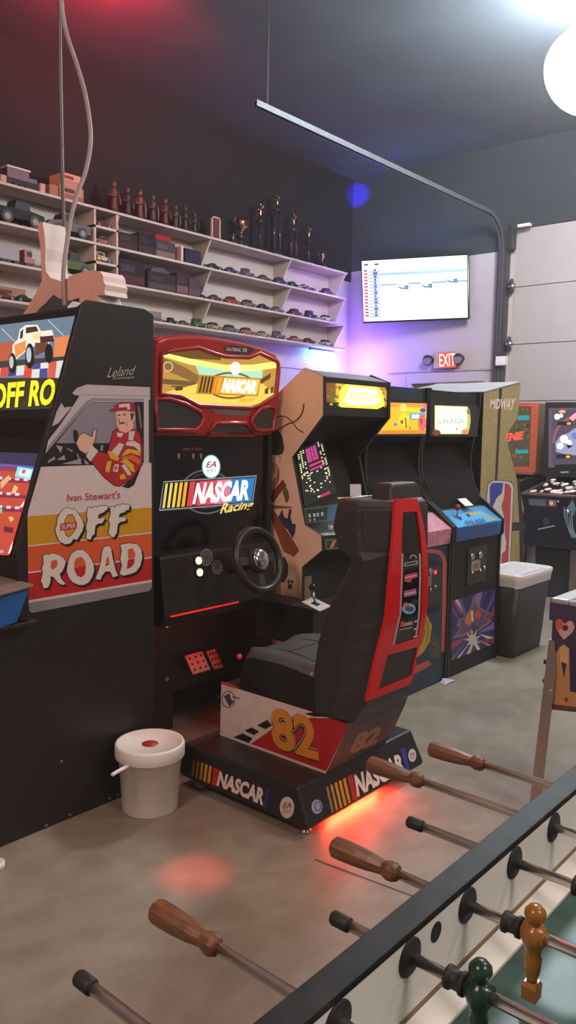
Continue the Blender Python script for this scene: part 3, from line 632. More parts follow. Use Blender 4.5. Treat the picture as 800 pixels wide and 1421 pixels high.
for (ya, yb) in ((318, 345), (425, 455), (520, 560)):
    A([(-300, ya-20), (225-(ya-318)*.3, ya+20), (220-(ya-318)*.3, ya+40), (-300, yb-10)], glow(140, 40, 70, 0.9))
    for k in range(-3, 4):
        x = k*60-10
        if x < 190-(ya-318)*.3: A([(x, ya-8+k*4), (x+30, ya-5+k*4), (x+26, ya+14+k*4), (x-4, ya+11+k*4)], glow(206, 206, 236, 1.05))
A([(5, 350), (65, 300), (75, 330), (10, 400)], glow(226, 176, 120, 1.0)); A([(80, 430), (105, 370), (132, 390), (110, 430)], glow(230, 190, 130, 1.0)); A([(62, 600), (85, 590), (100, 610), (80, 632)], glow(240, 196, 120, 1.0)); A([(30, 660), (100, 670), (90, 710), (30, 700)], glow(120, 34, 50, 0.8))
A([(140, 530), (175, 480), (165, 520)], glow(250, 244, 240, 1.1)); A([(60, 850), (95, 760), (85, 820), (70, 855)], glow(250, 244, 240, 1.1)); A([(-60, 820), (30, 830), (25, 850), (-60, 842)], glow(190, 150, 210, 1.0)); A([(-60, 530), (20, 540), (15, 570), (-60, 560)], glow(120, 214, 130, 1.0))
bdec(d, 'screen', t)
# control panel
CTOP = mat('worn grey brown panel', (0.20, 0.15, 0.12), 0.5, noise=0.2)
BLU = mat('blue panel paint', (0.012, 0.10, 0.34), 0.4)
b = MB(); b.prism([(1.585, 2.60, 0.985), (1.585, 2.60, 0.965), (1.54, 2.60, 0.865), (1.16, 2.60, 0.80), (1.14, 2.60, 0.92)], (0, 0.92, 0), BLU); b.build('control_panel', t, bevel=0.004)
b = MB(); b.prism([(1.60, 2.585, 0.988), (1.60, 2.585, 1.0), (1.13, 2.585, 0.945), (1.13, 2.585, 0.933)], (0, 0.95, 0), CTOP); b.build('panel_top', t, bevel=0.004)
b = MB(); b.box(1.15, 1.625, 2.60, 2.668, 0.842, 0.858, BLACK); b.box(1.56, 1.60, 2.62, 2.668, 0.86, 0.985, BLACK); b.build('panel_bracket', t, bevel=0.003)
for yy in (2.75, 3.06, 3.36):
    b = MB(); b.tube([(1.30+0.085*math.cos(2*PI*i/24)*0.9, yy+0.085*math.sin(2*PI*i/24), 1.035+0.085*math.cos(2*PI*i/24)*0.45) for i in range(24)], 0.012, RUBBER, 8, True); b.cyl((1.315, yy, 0.96), (1.30, yy, 1.035), 0.02, GREYP); b.obox((1.30, yy, 1.035), (0.008, 0, 0.004), (0, 0.083, 0), (-0.002, 0, 0.004), GREYP); b.obox((1.30, yy, 1.035), (0.075, 0, 0.037), (0, 0.008, 0), (-0.002, 0, 0.004), GREYP); b.build('steering_wheel', t)
# side art
d = decal()
q3 = lambda x, y: (x/3.2304, 420+y/3.2304)
qa = lambda x, y: (60+x/5.161, 520+y/5.161)
qb = lambda x, y: (30+x/4.324, 660+y/4.324)
def A(pts, m, f=q3): d.art(SP, [f(*p) for p in pts], m)
LG = ink(186, 172, 174); GY = ink(138, 130, 140); BK = ink(24, 20, 22); WH = ink(204, 188, 186)
A([(375, 375), (455, 250), (685, 258), (685, 370)], ink(30, 24, 22))
A([(330, 200), (690, 195), (700, 500), (85, 500)], ink(134, 126, 138), qa)
A([(85, 490), (520, 490), (470, 640), (-10, 652), (20, 575)], BK, qa)
for p in ([(90, 505), (140, 515), (125, 560)], [(95, 610), (150, 575), (160, 610)], [(30, 620), (80, 585), (85, 605), (35, 632)], [(130, 640), (270, 600), (270, 640)], [(160, 520), (215, 545), (200, 552)], [(245, 560), (275, 640), (262, 640), (240, 570)], [(415, 505), (430, 505), (425, 545), (410, 540)], [(290, 600), (330, 640), (300, 640)]): A(p, ink(150, 146, 152), qa)
A([(650, 190), (722, 190), (722, 645), (690, 645)], BK, qa); A([(675, 220), (690, 230), (708, 385), (695, 380)], ink(120, 112, 110), qa)
A([(95, 265), (130, 200), (150, 235), (205, 228), (110, 345), (62, 370)], LG, qa)
A([(208, 130), (240, 95), (310, 70), (765, 90), (765, 175), (755, 182), (757, 635), (720, 642), (720, 192), (350, 196), (320, 210), (15, 565), (35, 470), (120, 360), (235, 190), (258, 150), (225, 146)], LG, qa)
A([(345, 168), (720, 172), (720, 186), (360, 190), (325, 205), (25, 552), (40, 505), (290, 205)], GY, qa)
A([(262, 140), (765, 150), (765, 156), (262, 146)], ink(150, 140, 142), qa)
A([(212, 400), (232, 392), (248, 410), (250, 460), (236, 492), (218, 470)], BK, qa)
A([(183, 736), (420, 728), (678, 718), (680, 918), (122, 958), (128, 925)], WH)
A([(122, 958), (680, 918), (680, 1028), (124, 1088)], ink(196, 140, 24)); A([(124, 1088), (680, 1028), (680, 1034), (124, 1094)], WH)
A([(124, 1094), (680, 1034), (680, 1138), (125, 1207)], ink(206, 84, 38)); A([(125, 1207), (680, 1138), (680, 1145), (125, 1214)], WH)
A([(125, 1214), (680, 1145), (680, 1242), (127, 1334)], ink(178, 26, 30)); A([(127, 1334), (680, 1242), (680, 1252), (127, 1346)], WH)
A([(127, 1346), (680, 1252), (680, 1278), (668, 1292), (140, 1391), (130, 1380)], ink(132, 126, 130))
RD = ink(168, 28, 34); SK = ink(216, 168, 148); YE = ink(210, 160, 40); OR = ink(206, 96, 50)
A([(705, 640), (690, 690), (650, 790), (610, 815), (560, 800), (640, 740)], BK, qa)
A([(495, 405), (540, 375), (650, 380), (692, 420), (716, 520), (712, 645), (640, 745), (545, 803), (505, 795), (430, 735), (335, 620), (390, 545), (450, 560), (478, 480)], ink(60, 14, 18), qa)
A([(500, 410), (540, 382), (648, 384), (688, 424), (710, 520), (706, 640), (636, 738), (545, 796), (510, 788), (434, 730), (342, 620), (392, 550), (452, 566), (484, 484)], RD, qa)
A([(515, 265), (560, 255), (625, 262), (657, 268), (657, 320), (640, 345), (645, 385), (590, 418), (545, 402), (526, 365), (520, 300)], SK, qa)
A([(622, 275), (652, 275), (640, 320), (630, 335)], ink(70, 44, 36), qa)
A([(508, 218), (545, 198), (610, 192), (652, 206), (658, 268), (590, 258), (515, 260), (475, 263), (470, 250), (508, 238)], ink(150, 30, 36), qa)
A([(540, 212), (618, 205), (622, 248), (600, 250), (600, 230), (540, 236)], WH, qa)
for p in ([(528, 288), (552, 284), (552, 292), (530, 296)], [(566, 282), (592, 280), (592, 288), (568, 292)], [(540, 300), (545, 340), (536, 338)], [(540, 346), (575, 336), (584, 350), (560, 350), (544, 358)], [(590, 330), (600, 360), (594, 362)]): A(p, ink(70, 40, 34), qa)
A([(545, 366), (578, 356), (572, 372), (552, 376)], WH, qa)
A([(525, 415), (575, 418), (556, 450), (530, 442)], WH, qa); A([(612, 405), (656, 405), (640, 472), (608, 468)], WH, qa)
A([(228, 492), (252, 436), (285, 410), (348, 440), (352, 398), (366, 382), (380, 390), (378, 425), (372, 475), (345, 525), (305, 575), (256, 545)], ink(70, 44, 36), qa)
A([(235, 490), (256, 440), (286, 416), (350, 448), (357, 402), (367, 388), (375, 394), (373, 425), (367, 472), (342, 520), (305, 567), (260, 540)], SK, qa)
A([(345, 505), (392, 546), (336, 622), (304, 585)], WH, qa)
A([(545, 485), (577, 500), (530, 592), (488, 548)], WH, qa); A([(458, 550), (490, 545), (545, 600), (530, 618), (480, 600)], YE, qa)
A([(596, 480), (650, 474), (690, 500), (697, 555), (650, 515), (588, 505)], WH, qa); A([(580, 548), (605, 530), (690, 545), (694, 582), (625, 560), (560, 584)], YE, qa)
A([(566, 585), (640, 572), (692, 606), (688, 645), (620, 606), (556, 606)], OR, qa); A([(545, 625), (590, 600), (645, 645), (655, 700), (625, 690), (590, 640)], YE, qa); A([(556, 650), (585, 640), (630, 712), (605, 722)], WH, qa)
A([(455, 622), (488, 614), (470, 702), (440, 690)], YE, qa); A([(510, 640), (540, 640), (530, 698), (494, 690)], WH, qa); A([(512, 655), (526, 655), (522, 682), (508, 680)], RD, qa); A([(542, 725), (575, 705), (592, 742), (552, 752)], YE, qa)
d.text(SP, "Ivan Stewart's", [q3(300, 858), q3(538, 842), q3(538, 878), q3(300, 890)], ink(176, 60, 62), 0.01)
LET = [
 ([(250,200),(275,190),(300,205),(315,198),(335,225),(345,240),(360,262),(372,300),(362,330),(345,360),(330,385),(310,378),(290,405),(262,412),(235,400),(222,390),(205,350),(200,320),(210,290),(212,260),(228,225)], [([(275,240),(300,235),(315,260),(325,295),(318,320),(300,350),(280,365),(262,350),(255,310),(258,270)], 'Y')]),
 ([(395,190),(425,195),(430,185),(455,192),(462,180),(515,182),(510,205),(490,210),(500,215),(460,232),(455,255),(470,258),(490,250),(498,255),(480,285),(455,288),(440,300),(435,350),(420,360),(410,385),(385,378),(390,330),(383,320),(395,260),(388,240)], []),
 ([(530,185),(560,190),(565,175),(590,180),(598,170),(648,175),(640,205),(610,210),(625,215),(585,228),(580,250),(625,250),(622,270),(590,278),(575,290),(568,345),(550,370),(535,365),(518,345),(528,290),(520,270),(532,225)], []),
 ([(125,480),(150,470),(160,475),(185,465),(215,475),(245,490),(262,515),(255,545),(240,575),(225,590),(235,620),(262,650),(240,655),(215,640),(190,610),(172,600),(170,640),(155,672),(128,675),(120,640),(112,635),(125,580),(118,560),(130,520)], [([(175,510),(205,505),(215,525),(205,550),(180,565),(170,545)], 'O')]),
 ([(300,465),(330,445),(365,445),(395,470),(415,500),(430,530),(432,570),(420,610),(400,640),(370,655),(340,655),(305,640),(280,610),(268,570),(275,530),(285,490)], [([(320,500),(350,485),(375,505),(384,541),(313,556),(312,530)], 'O'), ([(313,556),(384,541),(378,590),(355,610),(330,600),(315,570)], 'R')]),
 ([(490,430),(520,420),(535,440),(545,500),(560,560),(575,600),(545,610),(530,575),(500,575),(480,600),(470,625),(440,620),(460,570),(475,510),(480,460)], [([(505,500),(518,480),(524,520),(502,524)], 'O'), ([(502,526),(524,522),(525,530),(500,545)], 'R')]),
 ([(590,415),(640,405),(690,410),(715,440),(722,490),(710,540),(685,575),(650,590),(610,600),(585,590),(600,540),(590,500),(598,450)], [([(635,440),(665,435),(680,470),(677,492),(636,498)], 'O'), ([(636,502),(676,496),(672,530),(645,555),(628,560)], 'R')])]
HC = {'Y': ink(196, 140, 24), 'O': ink(206, 84, 38), 'R': ink(178, 26, 30)}
for dx, dy in ((12, 14), (6, 7)): d.arts(SP, [[qb(x+dx, y+dy) for x, y in o_] for o_, _ in LET], BK)
for dx, dy in ((-4, 0), (4, 0), (0, -4), (0, 4)): d.arts(SP, [[qb(x+dx, y+dy) for x, y in o_] for o_, _ in LET], BK)
d.arts(SP, [[qb(*p) for p in o_] for o_, _ in LET], ink(210, 200, 190))
for o_, hs in LET:
    for h_, c_ in hs:
        cx_ = sum(p[0] for p in h_)/len(h_); cy_ = sum(p[1] for p in h_)/len(h_)
        if c_ == 'Y': d.arts(SP, [[qb(cx_+(x-cx_)*1.12, cy_+(y-cy_)*1.08) for x, y in h_]], BK)
        d.arts(SP, [[qb(x, y) for x, y in h_]], HC[c_])
q = [q3(268, 990), q3(342, 982), q3(342, 1012), q3(268, 1022)]
d.art(SP, q, RD); d.text(SP, 'SUPER', [bil(q, .06, .85), bil(q, .94, .85), bil(q, .94, .15), bil(q, .06, .15)], WH, 0.02)
d.text(SP, 'Leland', [q3(478, 292), q3(608, 282), q3(606, 322), q3(476, 336)], ink(170, 156, 150), 0.0, 0.5)
A([(500, 336), (600, 330), (600, 340), (500, 345)], ink(110, 98, 92))
bdec(d, 'side_art', t)
b = MB()
for px, py in ((85, 1056), (64, 1145), (97, 1130), (152, 1108), (163, 1103)):
    p = SP.pt(px, py); b.cyl(p, p+np.array([0, -0.004, 0]), 0.006, STEEL, n=10)
b.build('screw', t)

# small white cap at the left edge
b = MB(); p = onZ(0, 1206); b.lathe([(0.034, 0.0), (0.034, 0.022), (0.030, 0.026), (0.027, 0.026), (0.025, 0.008), (0.0, 0.008)], (p[0]-0.01, p[1]+0.015, 0), WHITEP); setprops(b.build('bottle_cap'), 'small round white cap on the floor at the left edge', 'cap')

# ------------------------------------------------------------------ cutout animal on top of the cabinet
XA = 1.99; pa = Plane((XA, 0, 0), (-1, 0, 0)); z1f = lambda x, y: (x/3.2, 220+y/3.2)
pts = [(168, 292), (176, 280), (190, 282), (197, 330), (203, 400), (200, 450), (204, 500), (225, 530), (275, 546), (330, 514), (390, 498), (445, 500), (458, 520), (460, 545), (468, 560), (464, 585), (468, 605), (430, 607), (448, 640), (452, 668), (362, 672), (352, 618), (310, 632), (265, 622), (238, 604), (205, 640), (170, 672), (150, 705), (95, 705), (130, 650), (160, 598), (186, 545), (184, 480), (182, 400), (172, 340)]
P3 = [pa.pt(*z1f(*p)) for p in pts]
zmin = min(p[2] for p in P3)
P3 = [np.array([p[0], p[1], max(p[2], 2.046)]) for p in P3]
t = thing('animal_cutout', 'salmon and white foam cutout of a long-tailed animal on the cabinet top', 'cutout', (XA, 3.0, 2.046))
b = MB(); b.prism(P3, (0.11, 0, 0), FOAM); b.build('foam_board', t)
b = MB(); b.poly([p+np.array([-0.001, 0, 0]) for p in P3], SALMON); b.build('painted_face', t, clean=False, label='salmon painted face')
# hanging cables
b = MB(); yc = 3.15
pth = [onY(82, -120, yc), onY(82.5, 0, yc), onY(84, 120, yc), onY(87, 260, yc), onY(89, 330, yc), onY(90, 400, yc), onY(91, 428, yc)]
b.tube(pth, 0.0085, mat('dull steel conduit', (0.12, 0.09, 0.085), 0.45, 0.3)); o = b.build('hanging_conduit'); setprops(o, 'thin dark conduit hanging straight down behind the animal cutout', 'conduit')
def catmull(P, n=8):
    P = [np.array(p, float) for p in P]; out = []
    for i in range(len(P)-1):
        p0, p1, p2, p3 = P[max(i-1, 0)], P[i], P[i+1], P[min(i+2, len(P)-1)]
        for k in range(n):
            u = k/n; out.append(0.5*((2*p1)+(-p0+p2)*u+(2*p0-5*p1+4*p2-p3)*u*u+(-p0+3*p1-3*p2+p3)*u**3))
    out.append(P[-1]); return out
b = MB(); yc = 2.93
pth = catmull([onY(x, y, yc) for x, y in ((84, -90), (85, 0), (92, 45), (106, 88), (118, 130), (125, 175), (125, 205), (118, 240), (107, 270), (98, 305), (92, 345), (88, 385), (90, 425))])
b.tube(pth, 0.0095, mat('grey cable sheath', (0.34, 0.27, 0.26), 0.5)); o = b.build('hanging_cable'); setprops(o, 'pale grey power cable curving down from the ceiling', 'cable')

# ------------------------------------------------------------------ racing cabinet
def stock_logo(d, pl, quad, lit=False, bg=True, wash=False):
    g = (lambda r, gg, b_, s=1.0: glow(r, gg, b_, s)) if lit else (lambda r, gg, b_, s=1.0: ink(r, gg, b_))
    if bg: d.quadart(pl, quad, 0, 1, 0, 1, g(18, 16, 16, 0.3) if not lit else glow(26, 22, 20, 0.5))
    ye = [(214, 196, 110), (222, 200, 90), (226, 196, 60), (226, 180, 50), (226, 160, 40)] if lit else [(150, 112, 60), (180, 130, 50), (196, 140, 40), (204, 140, 36), (206, 130, 30)]
    for k in range(5):
        u = 0.02+k*0.052; d.quadart(pl, quad, u, u+0.026+0.002*k, 0.04, 0.96, g(*ye[k], 1.1))
    R1 = (204, 60, 64) if lit else (172, 40, 36)
    d.quadart(pl, quad, 0.285, 0.345, 0.04, 0.96, g(*R1, 1.1)); d.quadart(pl, quad, 0.35, 0.385, 0.04, 0.96, g(150, 30, 46, 1.0))
    if not wash:
        d.quadart(pl, quad, 0.39, 0.58, 0.04, 0.96, g(214, 66, 84, 1.1) if lit else g(132, 28, 30)); d.quadart(pl, quad, 0.58, 0.74, 0.04, 0.96, g(226, 120, 150, 1.0) if lit else g(40, 30, 36)); d.quadart(pl, quad, 0.74, 0.99, 0.04, 0.96, g(40, 120, 190, 1.1) if lit else g(36, 44, 120))
    tq = [bil(quad, 0.365, 0.90), bil(quad, 0.955, 0.90), bil(quad, 0.955, 0.10), bil(quad, 0.345, 0.10)]
    d.text(pl, 'NASCAR', tq, g(252, 252, 252, 1.3) if lit else g(226, 208, 196), 0.045)
def ea(d, pl, cx, cy, rx, ry, lit=False):
    d.oval(pl, cx, cy, rx, ry, glow(240, 250, 250, 1.1) if lit else ink(206, 190, 178))
    d.text(pl, 'EA', [(cx-rx*.62, cy-ry*.42), (cx+rx*.6, cy-ry*.5), (cx+rx*.6, cy+ry*.05), (cx-rx*.62, cy+ry*.1)], glow(150, 40, 60, 0.9) if lit else ink(150, 34, 34), 0.02, 0.3)
    d.text(pl, 'SPORTS', [(cx-rx*.6, cy+ry*.25), (cx+rx*.6, cy+ry*.18), (cx+rx*.55, cy+ry*.5), (cx-rx*.55, cy+ry*.55)], glow(120, 90, 110, 0.9) if lit else ink(120, 90, 90), 0.0)
CX0, CX1, YH = 2.34, 3.195, 2.80
HP = Plane((0, YH, 0), (0, -1, 0))
t = thing('racing_arcade_cabinet', 'big black stock-car arcade cabinet with a red header, screen and steering wheel', 'arcade cabinet', (2.77, 3.2, 0))
cprof = [(2.84, 0.62), (2.84, 1.55), (2.86, 1.90), (3.70, 1.90), (3.70, 0.0), (3.12, 0.0), (3.10, 0.20), (3.06, 0.50)]
for xx in (CX0+0.01, CX1-0.04):
    cp_ = cprof if xx < 2.7 else [(2.84, 0.06), (2.84, 1.55), (2.86, 1.90), (3.70, 1.90), (3.70, 0.06)]
    b = MB(); b.prism([(xx, y, z) for y, z in cp_], (0.028, 0, 0), BLACK); b.build('side_panel', t, bevel=0.004)
b = MB(); b.box(CX0+0.038, CX1-0.04, 3.22, 3.69, 0.04, 1.88, BLACKM); b.box(CX0+0.038, CX1-0.04, 3.10, 3.22, 0.20, 0.66, BLACK); b.box(2.60, 2.735, 3.11, 3.3, 0.0, 0.22, BLACK); b.build('body', t, bevel=0.004)
# header
z6 = lambda x, y: (200+x/4.0, 450+y/4.0)
hout = [(50, 620), (52, 300), (58, 120), (75, 85), (120, 65), (220, 55), (330, 60), (450, 78), (560, 100), (660, 130), (735, 165), (765, 205), (768, 260), (752, 420), (728, 575), (712, 615), (600, 622)]
H3 = [HP.pt(*z6(*p)) for p in hout]
b = MB(); b.prism(H3, (0, 0.42, 0), REDP); b.build('header', t, bevel=0.018, seg=3, label='red moulded header')
mar = [(88, 385), (92, 230), (95, 165), (160, 145), (300, 130), (395, 165), (450, 180), (580, 185), (640, 160), (735, 205), (742, 240), (726, 395), (640, 450), (590, 465), (300, 450), (200, 400)]
def rim(pts, r, name, m):
    b = MB(); b.tube([HP.pt(*z6(*p), 0.002) for p in pts], r, m, 8, True); return b.build(name, t)
rim(mar, 0.011, 'marquee_rim', REDP)
d = decal(); d.k = 2
d.art(HP, [z6(*p) for p in mar], glow(196, 150, 66, 0.95))
d.art(HP, [z6(*p) for p in ((95, 170), (160, 148), (300, 132), (420, 175), (430, 200), (250, 190))], glow(120, 84, 36, 0.8))
d.art(HP, [z6(*p) for p in ((100, 155), (250, 190), (450, 225), (600, 225), (738, 205), (742, 240), (600, 262), (440, 262), (250, 222), (100, 178))], glow(255, 226, 120, 1.3))
d.art(HP, [z6(*p) for p in ((285, 225), (480, 262), (660, 255), (655, 310), (310, 290))], glow(170, 220, 190, 1.1))
d.art(HP, [z6(*p) for p in ((95, 180), (230, 240), (310, 290), (290, 330), (180, 280), (95, 250))], glow(150, 112, 56, 0.8)); d.art(HP, [z6(*p) for p in ((90, 300), (290, 320), (280, 345), (90, 330))], glow(120, 96, 50, 0.8))
d.art(HP, [z6(*p) for p in ((88, 385), (300, 330), (660, 330), (726, 390), (640, 450), (590, 464), (300, 448), (200, 400))], glow(240, 200, 86, 1.15))
d.arts(HP, [[z6(*p) for p in ((150, 340), (240, 345), (230, 350), (150, 346))], [z6(*p) for p in ((170, 350), (215, 340), (215, 365), (175, 370))], [z6(*p) for p in ((670, 360), (690, 350), (690, 385), (670, 388))], [z6(*p) for p in ((705, 350), (720, 345), (715, 380), (702, 384))], [z6(*p) for p in ((640, 310), (705, 270), (700, 300), (650, 330))]], glow(96, 74, 36, 0.7))
d.oring(HP, *z6(480, 340), 34, 19, 3, glow(150, 110, 40, 0.8))
d.oring(HP, *z6(133, 235), 7, 7, 1.5, glow(230, 200, 150, 1.0))
stock = [z6(315, 288), z6(642, 308), z6(625, 392), z6(296, 378)]
d.art(HP, [z6(306, 280), z6(650, 300), z6(632, 400), z6(288, 386)], glow(190, 130, 40, 1.0))
for k in range(5): d.quadart(HP, stock, 0.02+k*.058, 0.05+k*.058, 0, 1, glow(70, 56, 24, 0.6) if k < 4 else glow(230, 140, 30, 1.2))
d.quadart(HP, stock, 0.30, 0.38, 0, 1, glow(236, 150, 30, 1.2)); d.quadart(HP, stock, 0.40, 1, 0, 1, glow(232, 190, 90, 1.2))
d.text(HP, 'NASCAR', [bil(stock, .41, .92), bil(stock, .98, .92), bil(stock, .97, .08), bil(stock, .39, .08)], glow(255, 255, 245, 1.7), 0.06)
d.oval(HP, *z6(507, 245), 7, 9, glow(255, 255, 225, 1.8))
d.text(HP, 'Racing', [z6(530, 405), z6(625, 400), z6(615, 435), z6(525, 442)], glow(226, 160, 30, 1.1), 0.02, 0.3)
d.art(HP, [z6(360, 455), z6(600, 470), z6(575, 510), z6(400, 500)], ink(110, 90, 84))
bdec(d, 'marquee', t, 'lit yellow marquee')
d = decal(); d.k = 2
d.art(HP, [z6(*p) for p in ((440, 128), (470, 118), (600, 128), (612, 148), (585, 165), (490, 165), (452, 150))], ink(40, 30, 30)); d.text(HP, 'GLOBAL VR', [z6(458, 128), z6(575, 134), z6(572, 156), z6(456, 146)], ink(200, 180, 175), 0.02); bdec(d, 'maker_badge', t)
for nm, p in (('speaker', [(58, 415), (130, 412), (220, 440), (310, 490), (325, 520), (310, 560), (280, 588), (60, 588)]), ('speaker', [(700, 455), (640, 470), (600, 510), (590, 540), (610, 580), (640, 590), (710, 585), (722, 470)]), ('lower_grille', [(390, 545), (560, 548), (605, 612), (350, 612)])):
    b = MB(); b.prism([HP.pt(*z6(*q), 0.004) for q in p], (0, -0.004, 0), GREYP); b.tube([HP.pt(*z6(*q), 0.008) for q in p], 0.011, REDP, 8, True); b.build(nm, t)
# screen bezel
YBZ = 2.862; BP = Plane((0, YBZ, 0), (0, -1, 0))
b = MB(); b.box(CX0+0.04, CX1-0.042, YBZ, 3.22, 0.99, 1.56, BLACKG); b.build('screen_glass', t)
qs = lambda x, y: (200+x/4.0, 600+y/4.0)
d = decal(); d.k = 1
d.oring(BP, *qs(345, 330), 36, 31, 2.2, glow(90, 96, 98, 0.8)); d.oring(BP, *qs(350, 325), 30, 25, 1.4, glow(60, 64, 66, 0.8))
lq = [qs(110, 278), qs(620, 245), qs(600, 388), qs(90, 428)]
d.art(BP, [qs(108, 272), qs(626, 238), qs(604, 394), qs(84, 436)], glow(140, 146, 150, 0.9))
stock_logo(d, BP, lq, True)
ea(d, BP, *qs(372, 190), 12, 15.5, True); d.oring(BP, *qs(372, 190), 13, 16.5, 1.4, glow(120, 190, 180, 0.8))
d.text(BP, 'Racing', [qs(425, 395), qs(612, 380), qs(605, 430), qs(418, 470)], glow(232, 206, 110, 1.1), 0.02, 0.35)
d.text(BP, 'Insert 2 Coins', [qs(215, 84), qs(320, 84), qs(320, 98), qs(215, 98)], glow(170, 60, 60, 0.6), 0.0)
for x in (192, 273, 315): d.art(BP, [qs(x-7, 118), qs(x+7, 118), qs(x+5, 145), qs(x-3, 148)], glow(150, 110, 110, 0.45))
bdec(d, 'screen_image', t)
# dashboard
b = MB(); b.prism([(CX0+0.04, 2.862, 1.00), (CX0+0.04, 2.80, 0.985), (CX0+0.04, 2.765, 0.70), (CX0+0.04, 2.80, 0.655), (CX0+0.04, 3.22, 0.655), (CX0+0.04, 3.22, 1.0)], (CX1-CX0-0.082, 0, 0), BLACK); b.build('dashboard', t, bevel=0.01)
DPn = np.cross([1, 0, 0], np.array([0, 2.765-2.80, 0.70-0.985])); DP = Plane((2.5, 2.80, 0.985), DPn)
qd = lambda x, y: (210+x/3.81, 720+y/3.81)
for (cx, cy, rx, ry, nm) in ((292, 203, 34, 46, 'gauge'), (348, 255, 28, 38, 'gauge')):
    d = decal(); d.k = 3; d.oval(DP, *qd(cx, cy), rx/3.81, ry/3.81, ink(120, 110, 108)); d.oval(DP, *qd(cx, cy), rx*.82/3.81, ry*.82/3.81, ink(70, 62, 62))
    for k in range(8):
        a = k*PI/4; d.stroke(DP, [qd(cx+rx*.3*math.cos(a), cy+ry*.3*math.sin(a)), qd(cx+rx*.75*math.cos(a), cy+ry*.75*math.sin(a))], 0.7, ink(160, 146, 140))
    bdec(d, nm, t)
d = decal(); d.k = 3
for p in ([(385, 175), (425, 165), (430, 190), (390, 195)], [(390, 210), (432, 205), (432, 265), (388, 270)]): d.art(DP, [qd(*q) for q in p], ink(44, 34, 34))
bdec(d, 'dash_plate', t)
for cx, cy in ((241, 221), (247, 283)):
    p = DP.pt(*qd(cx, cy)); n_ = DP.n; b = MB(); b.cyl(p, p+n_*0.012, 0.021, GREYP, n=20); b.cyl(p+n_*0.012, p+n_*0.017, 0.0175, glow(255, 214, 150, 3.0), n=20); b.build('start_button', t)
b = MB(); p0, p1 = onY(234, 841, 2.775), onY(328, 826, 2.775); b.tube([(p0[0], 2.758, 0.712), (p1[0], 2.758, 0.712)], 0.0042, glow(225, 36, 30, 1.0)); b.build('red_light_strip', t)
lamp('dash_glow', 'AREA', (2.77, 2.86, 0.64), 0.8, (1.0, 0.06, 0.03), 0.6, (2.77, 3.1, 0.2), sy=0.03)
# steering wheel
yw = 2.60; cw = onY(359, 777, yw); R = 0.148
ax = np.array([0, -0.95, 0.30]); ax /= np.linalg.norm(ax); wx = np.array([1.0, 0, 0]); wz = np.cross(ax, wx); wz = -wz if wz[2] < 0 else wz
w = MB(); w.tube([cw+R*(wx*math.cos(2*PI*i/40)+wz*math.sin(2*PI*i/40)) for i in range(40)], 0.019, VINYL, 12, True); wheel = w.build('steering_wheel', t)
for a in (PI*0.02, PI*0.98, -PI/2):
    e = wx*math.cos(a)+wz*math.sin(a); s_ = np.cross(e, ax); b = MB(); b.obox(cw-ax*0.01+e*R*0.55, e*R*0.46, s_*0.02, ax*0.005, GREYP); b.build('spoke', wheel)
b = MB(); b.cyl(cw-ax*0.02, cw+ax*0.012, 0.06, BLACKM, n=24); b.lathe([(0.055, 0), (0.052, 0.014), (0.035, 0.022), (0.0, 0.026)], cw+ax*0.012, mat('hammered chrome', (0.55, 0.5, 0.46), 0.2, 1.0, noise=0.5, scale=60), axis=ax, n=20); b.build('hub', wheel, label='chrome hub')
b = MB(); b.cyl(cw-ax*0.02, (cw[0], 2.80, cw[2]-0.06), 0.035, BLACKM); b.build('column', wheel)
# pedals
for (p, wd) in (((274, 920), 0.062), ((298, 915), 0.034)):
    c = onY(*p, 3.03); b = MB(); nx = np.array([0, -0.80, 0.60]); uu = np.array([0, 0.6, 0.80])
    b.obox(c, (wd, 0, 0), uu*0.055, nx*0.006, mat('red lit pedal', (0.50, 0.20, 0.17), 0.4, 0.2)); pd = b.build('pedal', t, bevel=0.004)  # redness of the footwell light is put into the pedal colour
    b = MB()
    for i in (-.5, 0, .5):
        for j in (-.45, 0, .45): q_ = c+np.array([wd*i*1.3, 0, 0])+uu*0.055*j*1.3; b.cyl(q_+nx*0.006, q_+nx*0.0075, 0.007, BLACKM, n=10)
    b.build('pedal_holes', pd); b = MB(); b.tube([c-nx*0.004, c-nx*0.03-uu*0.02, (c[0], 3.11, c[2]-0.05)], 0.009, STEEL); b.build('pedal_arm', pd)
for p in ((231, 868), (231, 942)):
    c = onY(*p, 3.10); b = MB(); b.cyl(c, c+np.array([0, -0.006, 0]), 0.013, CHROME, n=6); b.build('bolt', t)
# shifter console
b = MB(); b.box(3.03, 3.19, 2.42, 2.80, 0.50, 0.70, BLACK); b.build('shifter_console', t, bevel=0.006)
c = onZ(438, 839, 0.702)
sp = [onZ(419, 836, 0.7015), onZ(434, 829, 0.7015), onZ(459, 842, 0.7015), onZ(444, 849, 0.7015)]
b = MB(); b.prism(sp, (0, 0, 0.004), mat('white shift plate', (0.62, 0.58, 0.55), 0.35)); pl_ = b.build('shift_plate', t)
b = MB(); b.prism([c+(p-c)*0.35+np.array([0, 0, .0045]) for p in sp], (0, 0, 0.001), BLACKM); b.tube([c+[0, 0, 0.004], c+[0.0, 0.02, 0.07]], 0.007, STEEL); b.ell(c+[0, 0.02, 0.085], 0.018, 0.018, 0.02, BLACKG); b.build('shift_lever', pl_)

